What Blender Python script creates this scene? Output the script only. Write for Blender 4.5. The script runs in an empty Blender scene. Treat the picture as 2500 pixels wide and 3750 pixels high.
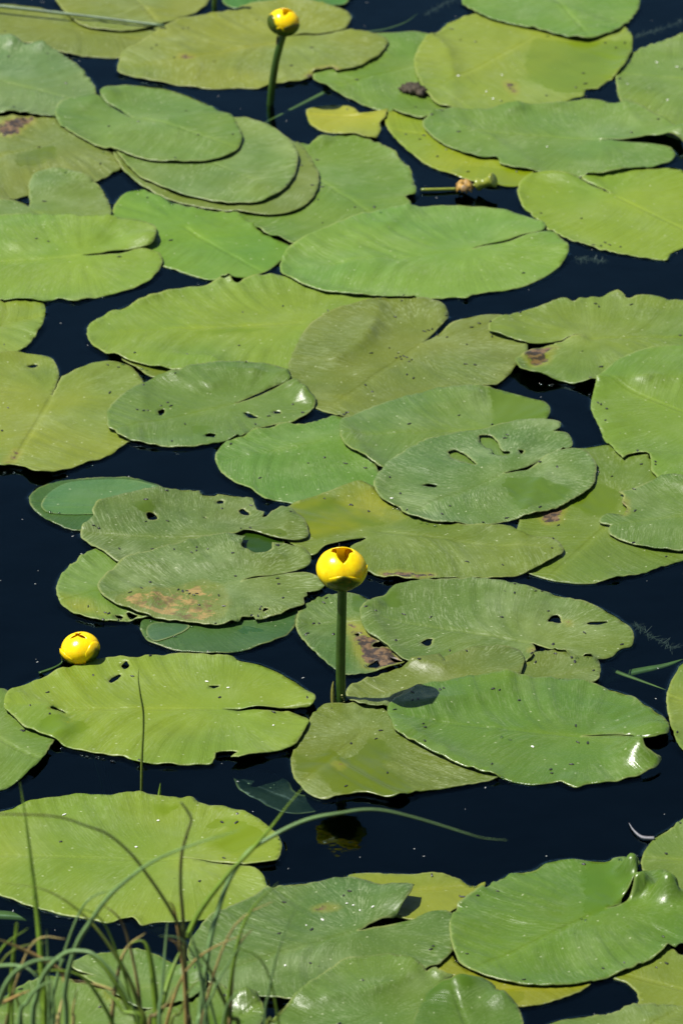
import bpy, bmesh, math, random
import numpy as np
from mathutils import Vector, Matrix, noise
from mathutils.geometry import delaunay_2d_cdt
from mathutils.bvhtree import BVHTree

R = math.radians
rng = random.Random(11)
scene = bpy.context.scene
col = scene.collection

# ------------------------------------------------------------------ camera
PITCH, DIST = R(27), 5.75
cam_data = bpy.data.cameras.new('camera')
cam = bpy.data.objects.new('camera', cam_data)
col.objects.link(cam)
cam.location = (0, -DIST * math.cos(PITCH), DIST * math.sin(PITCH))
cam.rotation_euler = (math.pi / 2 - PITCH, 0, 0)
cam_data.sensor_fit = 'VERTICAL'
cam_data.sensor_height = 36
cam_data.sensor_width = 24
cam_data.lens = 200
cam_data.clip_start = 0.05
cam_data.clip_end = 600
cam_data.dof.use_dof = True
cam_data.dof.focus_distance = 5.45
cam_data.dof.aperture_fstop = 14
scene.camera = cam

# ------------------------------------------------------------------ light
SUN_EL, SUN_AZ = R(63.5), R(269)          # azimuth clockwise from +Y
world = bpy.data.worlds.new('World')
scene.world = world
world.use_nodes = True
wn = world.node_tree.nodes
wl = world.node_tree.links
for n in list(wn): wn.remove(n)
sky = wn.new('ShaderNodeTexSky'); sky.sky_type = 'NISHITA'; sky.sun_disc = False
sky.sun_elevation = SUN_EL; sky.sun_rotation = SUN_AZ
sky.air_density = 1.0; sky.dust_density = 0.6; sky.ozone_density = 1.5
bg = wn.new('ShaderNodeBackground'); bg.inputs['Strength'].default_value = 0.052
wo = wn.new('ShaderNodeOutputWorld')
wl.new(sky.outputs[0], bg.inputs['Color']); wl.new(bg.outputs[0], wo.inputs['Surface'])
sun_data = bpy.data.lights.new('sun', 'SUN')
sun_data.energy = 4.8; sun_data.angle = R(0.53); sun_data.color = (1.0, 0.965, 0.9)
sun = bpy.data.objects.new('sun', sun_data); col.objects.link(sun)
to_sun = Vector((math.sin(SUN_AZ) * math.cos(SUN_EL), math.cos(SUN_AZ) * math.cos(SUN_EL), math.sin(SUN_EL)))
sun.rotation_euler = to_sun.to_track_quat('Z', 'Y').to_euler()
sun.location = to_sun * 20
vs = scene.view_settings
vs.view_transform = 'Standard'; vs.look = 'None'; vs.gamma = 1; vs.use_curve_mapping = False
vs.exposure = 0.92

# ------------------------------------------------------------------ helpers
def lin(c):
    return tuple((v / 255 / 12.92) if v / 255 <= .04045 else ((v / 255 + .055) / 1.055) ** 2.4 for v in c)

def tag(o, label=None, cat=None, group=None, kind=None):
    if label: o['label'] = label
    if cat: o['category'] = cat
    if group: o['group'] = group
    if kind: o['kind'] = kind
    return o

def link(name, me, mat=None, parent=None):
    o = bpy.data.objects.new(name, me); col.objects.link(o)
    if mat and not me.materials: me.materials.append(mat)
    if parent: o.parent = parent
    return o

def empty(name, loc):
    o = bpy.data.objects.new(name, None); col.objects.link(o)
    o.location = loc; o.empty_display_size = .05
    return o

def mesh_from(name, verts, faces, smooth=True):
    me = bpy.data.meshes.new(name)
    me.from_pydata([tuple(v) for v in verts], [], faces)
    if smooth: me.polygons.foreach_set('use_smooth', [True] * len(me.polygons))
    me.update()
    return me

def fattr(me, name, vals, domain='POINT'):
    a = me.attributes.new(name, 'FLOAT', domain)
    a.data.foreach_set('value', np.asarray(vals, dtype=np.float32))

def vattr(me, name, vals):
    a = me.attributes.new(name, 'FLOAT_VECTOR', 'POINT')
    a.data.foreach_set('vector', np.asarray(vals, dtype=np.float32).ravel())

class NT:
    """small node-tree builder"""
    def __init__(s, name):
        s.m = bpy.data.materials.new(name); s.m.use_nodes = True
        s.t = s.m.node_tree
        for n in list(s.t.nodes): s.t.nodes.remove(n)
        s.out = s.t.nodes.new('ShaderNodeOutputMaterial')
    def n(s, typ, ins=None, **kw):
        nd = s.t.nodes.new('ShaderNode' + typ)
        for k, v in kw.items(): setattr(nd, k, v)
        for k, v in (ins or {}).items(): s.set(nd.inputs[k], v)
        return nd
    def set(s, sock, v):
        if isinstance(v, bpy.types.NodeSocket): s.t.links.new(v, sock)
        elif isinstance(v, bpy.types.Node): s.t.links.new(v.outputs[0], sock)
        elif isinstance(v, tuple) and len(v) == 3 and sock.type == 'RGBA': sock.default_value = v + (1,)
        else: sock.default_value = v
    def math(s, op, a, b=0., c=0., clamp=False):
        return s.n('Math', {0: a, 1: b, 2: c}, operation=op, use_clamp=clamp).outputs[0]
    def ramp(s, v, a, b):           # smooth 0..1 between a and b
        nd = s.n('MapRange', {'Value': v, 'From Min': a, 'From Max': b}, interpolation_type='SMOOTHSTEP')
        return nd.outputs[0]
    def mix(s, f, a, b, mode='MIX'):
        nd = s.n('Mix', data_type='RGBA', blend_type=mode)
        s.set(nd.inputs[0], f); s.set(nd.inputs[6], a); s.set(nd.inputs[7], b)
        return nd.outputs[2]
    def attr(s, name, typ='GEOMETRY', out='Fac'):
        return s.n('Attribute', attribute_name=name, attribute_type=typ).outputs[out]
    def noise(s, vec, scale, detail=2, rough=.5, out=0):
        return s.n('TexNoise', {'Vector': vec, 'Scale': scale, 'Detail': detail, 'Roughness': rough}).outputs[out]
    def scale(s, vec, v):
        return s.n('VectorMath', {0: vec, 1: v}, operation='MULTIPLY').outputs[0]
    def add(s, vec, v):
        nd = s.n('VectorMath', operation='ADD'); s.set(nd.inputs[0], vec); s.set(nd.inputs[1], v)
        return nd.outputs[0]

# ------------------------------------------------------------------ materials
ALB = 0.42                               # colour in bright light -> base colour
def pad_material():
    b = NT('lily_pad_leaf')
    vein = b.attr('vein', out='Vector')          # (phi, along, across) of each leaf
    sep = b.n('SeparateXYZ', {0: vein})
    phi, s_, t_ = sep.outputs
    rad = b.attr('radius'); edge = b.attr('edge'); wet = b.attr('wet')
    brown = b.attr('brown'); yel = b.attr('yel'); seed = b.attr('seed', 'OBJECT')
    tint = b.attr('tint', 'OBJECT', 'Color'); dust = b.attr('dust', 'OBJECT')
    gloss = b.attr('gloss', 'OBJECT'); tan = b.attr('tan', 'OBJECT')
    flat = b.add(b.n('CombineXYZ', {0: s_, 1: t_, 2: 0.}), b.n('CombineXYZ', {0: seed, 1: seed, 2: seed}))
    strk = b.add(b.n('CombineXYZ', {0: b.math('MULTIPLY', phi, 34.), 1: b.math('MULTIPLY', rad, 9.), 2: 0.}), b.n('CombineXYZ', {2: seed}))
    calm = b.ramp(rad, .01, .09)
    fine = b.noise(strk, 1.6, 2, .6)
    broad = b.noise(b.scale(strk, (.22, 1.3, 1.)), 1., 2, .5)
    blot = b.noise(flat, 16., 3, .55)
    grain = b.noise(flat, 420., 2, .6)
    big = b.noise(flat, 7., 2, .5)
    # the film of water ends in an uneven rim, sharp here and faint there
    wn_ = b.math('ADD', wet, b.math('MULTIPLY', b.math('SUBTRACT', b.noise(flat, 70., 3, .6), .5), 1.1))
    wlo = b.math('SUBTRACT', .5, b.math('MULTIPLY', b.ramp(b.noise(flat, 20., 1), .4, .6), .30))
    wet = b.math('MULTIPLY', b.n('MapRange', {'Value': wn_, 'From Min': wlo, 'From Max': b.math('SUBTRACT', 1.1, wlo)}, interpolation_type='SMOOTHSTEP').outputs[0], b.ramp(wet, .02, .25))
    c = tint
    # slow drift between yellower and bluer green over the blade
    c = b.mix(b.ramp(big, .35, .7), b.mix(1., c, (1.09, 1.05, .80), 'MULTIPLY'), b.mix(1., c, (.85, .95, .94), 'MULTIPLY'))
    c = b.mix(b.math('MULTIPLY', b.ramp(blot, .42, .72), .60), c, b.mix(1., c, (.82, .84, .70), 'MULTIPLY'))
    c = b.mix(b.math('MULTIPLY', b.math('MULTIPLY', b.ramp(broad, .35, .7), .24), calm), c, b.mix(1., c, (.82, .86, .66), 'MULTIPLY'))
    c = b.mix(b.math('MULTIPLY', b.math('MULTIPLY', b.ramp(fine, .50, .74), .15), calm), c, b.mix(1., c, (1.22, 1.2, 1.35), 'MULTIPLY'))
    # midrib and petiole glow: pale yellow tissue
    at = b.math('ABSOLUTE', t_)
    rib = b.math('MULTIPLY', b.math('SUBTRACT', 1., b.ramp(at, .0008, .012)), b.ramp(s_, -.01, .01))
    rib = b.math('MULTIPLY', rib, b.math('SUBTRACT', 1., b.math('MULTIPLY', b.ramp(rad, .03, .2), .55)))
    hub = b.math('SUBTRACT', 1., b.ramp(rad, .0, .05))
    c = b.mix(b.math('MULTIPLY', b.math('MAXIMUM', rib, b.math('MULTIPLY', hub, .5)), b.math('MULTIPLY', b.ramp(b.noise(flat, 18., 2), .25, .7), .46)), c, b.mix(1., c, (1.45, 1.3, .8), 'MULTIPLY'))
    c = b.mix(b.math('MULTIPLY', b.math('MULTIPLY', yel, b.ramp(blot, .3, .7)), .6), c, (.20, .20, .012))
    # pale dry bloom in short dashes that follow the veins
    dash = b.noise(b.add(b.scale(strk, (1.0, 11., 1.)), (7., 3., 1.)), 1., 3, .65)
    patch = b.noise(flat, 22., 2, .5)
    dryness = b.math('SUBTRACT', 1., wet, clamp=True)
    dm = b.math('MULTIPLY', b.ramp(dash, .46, .70), b.ramp(patch, .34, .64))
    dm = b.math('ADD', b.math('MULTIPLY', dm, .85), b.math('MULTIPLY', b.ramp(grain, .54, .72), .40))
    dm = b.math('MULTIPLY', b.math('MULTIPLY', dm, dust), dryness)
    c = b.mix(b.math('MULTIPLY', dm, .58), c, (.33, .38, .22))
    # soft pale clouds of dried film
    cloud = b.math('MULTIPLY', b.ramp(b.noise(b.add(flat, (3., 1., 0.)), 13., 4, .6), .48, .72), dryness)
    c = b.mix(b.math('MULTIPLY', cloud, b.math('ADD', .02, b.math('MULTIPLY', dust, .30))), c, (.25, .31, .15))
    # crisp pale ticks
    vor = b.n('TexVoronoi', {'Vector': b.scale(flat, (1., 1.6, 1.)), 'Scale': 95.}, feature='F1')
    pick = b.math('GREATER_THAN', b.n('SeparateXYZ', {0: vor.outputs['Color']}).outputs[0], .70)
    tick = b.math('MULTIPLY', b.math('MULTIPLY', b.math('SUBTRACT', 1., b.ramp(vor.outputs['Distance'], .06, .15)), pick), dryness)
    c = b.mix(b.math('MULTIPLY', tick, .55), c, (.40, .43, .27))
    # dark frass dots
    vd = b.n('TexVoronoi', {'Vector': b.scale(flat, (1., 1.3, 1.)), 'Scale': 48.}, feature='F1')
    pd = b.math('GREATER_THAN', b.n('SeparateXYZ', {0: vd.outputs['Color']}).outputs[0], .80)
    dot = b.math('MULTIPLY', b.math('SUBTRACT', 1., b.ramp(vd.outputs['Distance'], .035, .08)), pd)
    c = b.mix(b.math('MULTIPLY', dot, b.math('MULTIPLY', dust, 1.1)), c, (.02, .02, .012))
    # mined and rotted tissue
    bn = b.noise(flat, 95., 4, .7)
    bm = b.ramp(b.math('SUBTRACT', b.math('ADD', b.math('MULTIPLY', brown, .7), b.math('SUBTRACT', bn, .55)), b.math('MULTIPLY', tan, .30)), .28, .44)
    bm = b.math('MULTIPLY', bm, b.ramp(brown, .02, .2))
    halo = b.math('MULTIPLY', b.ramp(b.math('ADD', brown, b.math('MULTIPLY', b.math('SUBTRACT', bn, .5), .6)), .05, .5), b.math('SUBTRACT', .38, b.math('MULTIPLY', tan, .2)))
    c = b.mix(halo, c, (.20, .18, .025))
    bcol = b.mix(b.ramp(b.noise(flat, 130., 2), .42, .6), (.035, .026, .020), (.13, .082, .040))
    bcol = b.mix(tan, bcol, b.mix(b.ramp(b.noise(flat, 60., 2), .45, .6), (.30, .19, .07), (.11, .06, .03)))
    c = b.mix(b.math('MULTIPLY', bm, b.math('SUBTRACT', 1., b.math('MULTIPLY', tan, .25))), c, bcol)
    trail = b.math('ABSOLUTE', b.math('SUBTRACT', b.noise(flat, 55., 2, .5), .5))
    tm = b.math('MULTIPLY', b.math('SUBTRACT', 1., b.ramp(trail, .012, .028)), b.math('MULTIPLY', tan, b.math('MULTIPLY', b.ramp(brown, .1, .5), b.ramp(b.noise(flat, 34., 1), .42, .50))))
    c = b.mix(b.math('MULTIPLY', tm, b.ramp(edge, .0, .2)), c, (.42, .29, .10))
    # thin margin: slight yellowing, plus the look of sunlit rims painted in paler
    em = b.math('MULTIPLY', b.math('SUBTRACT', 1., b.ramp(edge, .0002, .0028)), b.ramp(b.noise(flat, 24., 2), .36, .6))
    c = b.mix(b.math('MULTIPLY', em, .38), c, (.25, .27, .09))
    # water film: darker, more saturated tissue
    cw = b.mix(1., c, (.88, .92, .52), 'MULTIPLY')
    c = b.mix(wet, c, cw)
    rough = b.math('SUBTRACT', .42, b.math('MULTIPLY', gloss, .20))
    rough = b.math('ADD', rough, b.math('MULTIPLY', b.math('SUBTRACT', grain, .5), .25))
    rough = b.n('Mix', {0: wet, 2: rough, 3: .27}, data_type='FLOAT').outputs[0]
    h = b.math('ADD', b.math('MULTIPLY', b.math('MULTIPLY', fine, calm), .0006), b.math('MULTIPLY', b.math('MULTIPLY', broad, calm), .0016))
    h = b.math('ADD', h, b.math('MULTIPLY', grain, .00025))
    groove = b.math('MULTIPLY', b.math('SUBTRACT', 1., b.ramp(at, .0006, .0042)), b.math('MULTIPLY', b.ramp(s_, -.005, .01), b.math('SUBTRACT', 1., b.ramp(rad, .10, .22))))
    h = b.math('SUBTRACT', h, b.math('MULTIPLY', groove, .0011))
    h = b.math('ADD', h, b.math('MULTIPLY', b.noise(flat, 48., 3), .0024))
    bump = b.n('Bump', {'Strength': .55, 'Distance': 1., 'Height': h})
    b.set(bump.inputs['Strength'], b.math('MULTIPLY', b.math('SUBTRACT', 1., b.math('MULTIPLY', wet, .8)), .6))
    p = b.n('BsdfPrincipled', {'Base Color': c, 'Roughness': rough, 'Normal': bump.outputs[0], 'IOR': 1.42})
    tr = b.n('BsdfTranslucent', {'Color': b.mix(1., c, (1.3, 1.5, .35), 'MULTIPLY')})
    mx = b.n('MixShader', {0: .14, 1: p.outputs[0], 2: tr.outputs[0]})
    b.set(b.out.inputs['Surface'], mx)
    return b.m

def simple(name, c, rough=.5, vary=.3, scale=60., c2=None, spec=.5, transl=0.):
    b = NT(name)
    co = b.n('TexCoord').outputs['Object']
    n = b.noise(co, scale, 3, .6)
    cc = b.mix(b.ramp(n, .3, .7), c, c2 if c2 else tuple(v * (1 - vary) for v in c))
    bump = b.n('Bump', {'Strength': .25, 'Distance': .001, 'Height': b.noise(co, scale * 4, 2)})
    p = b.n('BsdfPrincipled', {'Base Color': cc, 'Roughness': rough, 'Normal': bump.outputs[0], 'Specular IOR Level': spec})
    if transl:
        t = b.n('BsdfTranslucent', {'Color': cc})
        p = b.n('MixShader', {0: transl, 1: p.outputs[0], 2: t.outputs[0]})
    b.set(b.out.inputs['Surface'], p)
    return b.m

def sepal_material():
    b = NT('yellow_sepal')
    g = b.attr('green')
    co = b.n('TexCoord').outputs['Object']
    n = b.noise(co, 130., 3, .6)
    n2 = b.noise(b.scale(co, (1., 1., .35)), 190., 3, .6)
    y = b.mix(b.ramp(n2, .35, .7), (.95, .80, .003), (.93, .68, .002))
    gr = b.mix(b.ramp(n, .3, .7), (.060, .105, .008), (.03, .065, .006))
    f = b.ramp(b.math('ADD', g, b.math('MULTIPLY', b.math('SUBTRACT', n, .5), .35)), .3, .72)
    c = b.mix(f, y, gr)
    bump = b.n('Bump', {'Strength': .2, 'Distance': .0011, 'Height': b.math('ADD', n, n2)})
    p = b.n('BsdfPrincipled', {'Base Color': c, 'Roughness': .24, 'Normal': bump.outputs[0]})
    t = b.n('BsdfTranslucent', {'Color': b.mix(.35, c, (.9, .5, .0))})
    b.set(b.out.inputs['Surface'], b.n('MixShader', {0: .42, 1: p.outputs[0], 2: t.outputs[0]}))
    return b.m

def water_material():
    b = NT('pond_water')
    co = b.n('TexCoord').outputs['Object']
    h = b.math('ADD', b.math('MULTIPLY', b.noise(b.scale(co, (1., .6, 1.)), 9., 2), .0030), b.math('MULTIPLY', b.noise(co, 40., 2), .00030))
    bump = b.n('Bump', {'Strength': .9, 'Distance': 1., 'Height': h})
    fr = b.n('Fresnel', {'IOR': 1.33, 'Normal': bump.outputs[0]})
    gl = b.n('BsdfGlossy', {'Color': (.42, .66, .74), 'Roughness': .03, 'Normal': bump.outputs[0]})
    tr = b.n('BsdfTransparent', {'Color': (.86, .93, .93)})
    b.set(b.out.inputs['Surface'], b.n('MixShader', {0: fr.outputs[0], 1: tr.outputs[0], 2: gl.outputs[0]}))
    va = b.n('VolumeAbsorption', {'Color': (.42, .66, .60), 'Density': 16.})
    b.set(b.out.inputs['Volume'], va)
    return b.m

M_PAD = pad_material()
M_SEPAL = sepal_material()
M_WATER = water_material()
wr = NT('water_rim')
_co = wr.n('TexCoord').outputs['Object']
_h = wr.math('ADD', wr.math('MULTIPLY', wr.noise(wr.scale(_co, (1., .6, 1.)), 9., 2), .0030), wr.math('MULTIPLY', wr.noise(_co, 40., 2), .00030))
_bp = wr.n('Bump', {'Strength': .9, 'Distance': 1., 'Height': _h})
_fr = wr.n('Fresnel', {'IOR': 1.33, 'Normal': _bp.outputs[0]})
wr.set(wr.out.inputs['Surface'], wr.n('MixShader', {0: _fr.outputs[0], 1: wr.n('BsdfTransparent', {'Color': (.97, .98, .98)}).outputs[0],
       2: wr.n('BsdfGlossy', {'Color': (.42, .66, .74), 'Roughness': .03, 'Normal': _bp.outputs[0]}).outputs[0]}))
M_RIM = wr.m
M_BED = simple('pond_mud', (.010, .012, .012), .9, .4, 6.)
M_BANK = simple('bank_soil', (.05, .055, .022), .95, .5, 12., (.03, .025, .015))
M_STALK = simple('flower_stalk', (.026, .064, .006), .32, .4, 60., (.018, .040, .005))
M_STIGMA = simple('stigma', (.50, .30, .01), .5, .3, 200.)
M_BRACT = simple('bract', (.17, .17, .03), .45, .3, 90.)
M_FLECK = simple('dark_fleck', (.012, .012, .010), .45, .5, 300.)
M_WHITE = simple('white_seed', (.62, .62, .56), .6, .2, 200.)
M_REED = simple('reed_stem', (.10, .16, .075), .45, .35, 40., transl=.1)
M_GRASS = {
    'green': simple('green_blade', (.18, .30, .025), .45, .35, 40., transl=.25),
    'teal': simple('bluish_blade', (.19, .32, .11), .42, .3, 40., transl=.25),
    'olive': simple('olive_blade', (.15, .20, .025), .5, .35, 40., transl=.2),
    'brown': simple('brown_stem', (.060, .048, .012), .5, .45, 25., (.050, .075, .012)),
    'tan': simple('tan_blade', (.42, .26, .08), .55, .4, 30., (.13, .12, .03), transl=.15),
    'dry': simple('dry_blade', (.38, .31, .10), .6, .5, 30., (.09, .06, .02), transl=.1),
}
M_SUNK = simple('sunken_blade', (.085, .13, .022), .5, .3, 40.)
M_WEED = simple('water_weed', (.022, .030, .016), .6, .4, 90.)
M_ROT = simple('rotting_leaf', (.020, .016, .010), .75, .6, 150., (.050, .038, .022), spec=.25)
M_WITHER = simple('withered_petal', (.34, .19, .02), .6, .5, 140., (.10, .06, .02))
M_POD = simple('seed_pod', (.20, .22, .02), .35, .35, 120., (.10, .14, .012))
M_FEATHER = simple('feather', (.16, .155, .165), .6, .3, 200.)
M_POLLEN = simple('pollen', (.22, .23, .22), .8, .3, 200.)
bd = NT('water_bead')
_f = bd.n('Fresnel', {'IOR': 1.33})
bd.set(bd.out.inputs['Surface'], bd.n('MixShader', {0: _f.outputs[0], 1: bd.n('BsdfTransparent', {'Color': (.9, .95, .92)}).outputs[0],
       2: bd.n('BsdfGlossy', {'Roughness': .12}).outputs[0]}))
M_BEAD = bd.m

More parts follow.
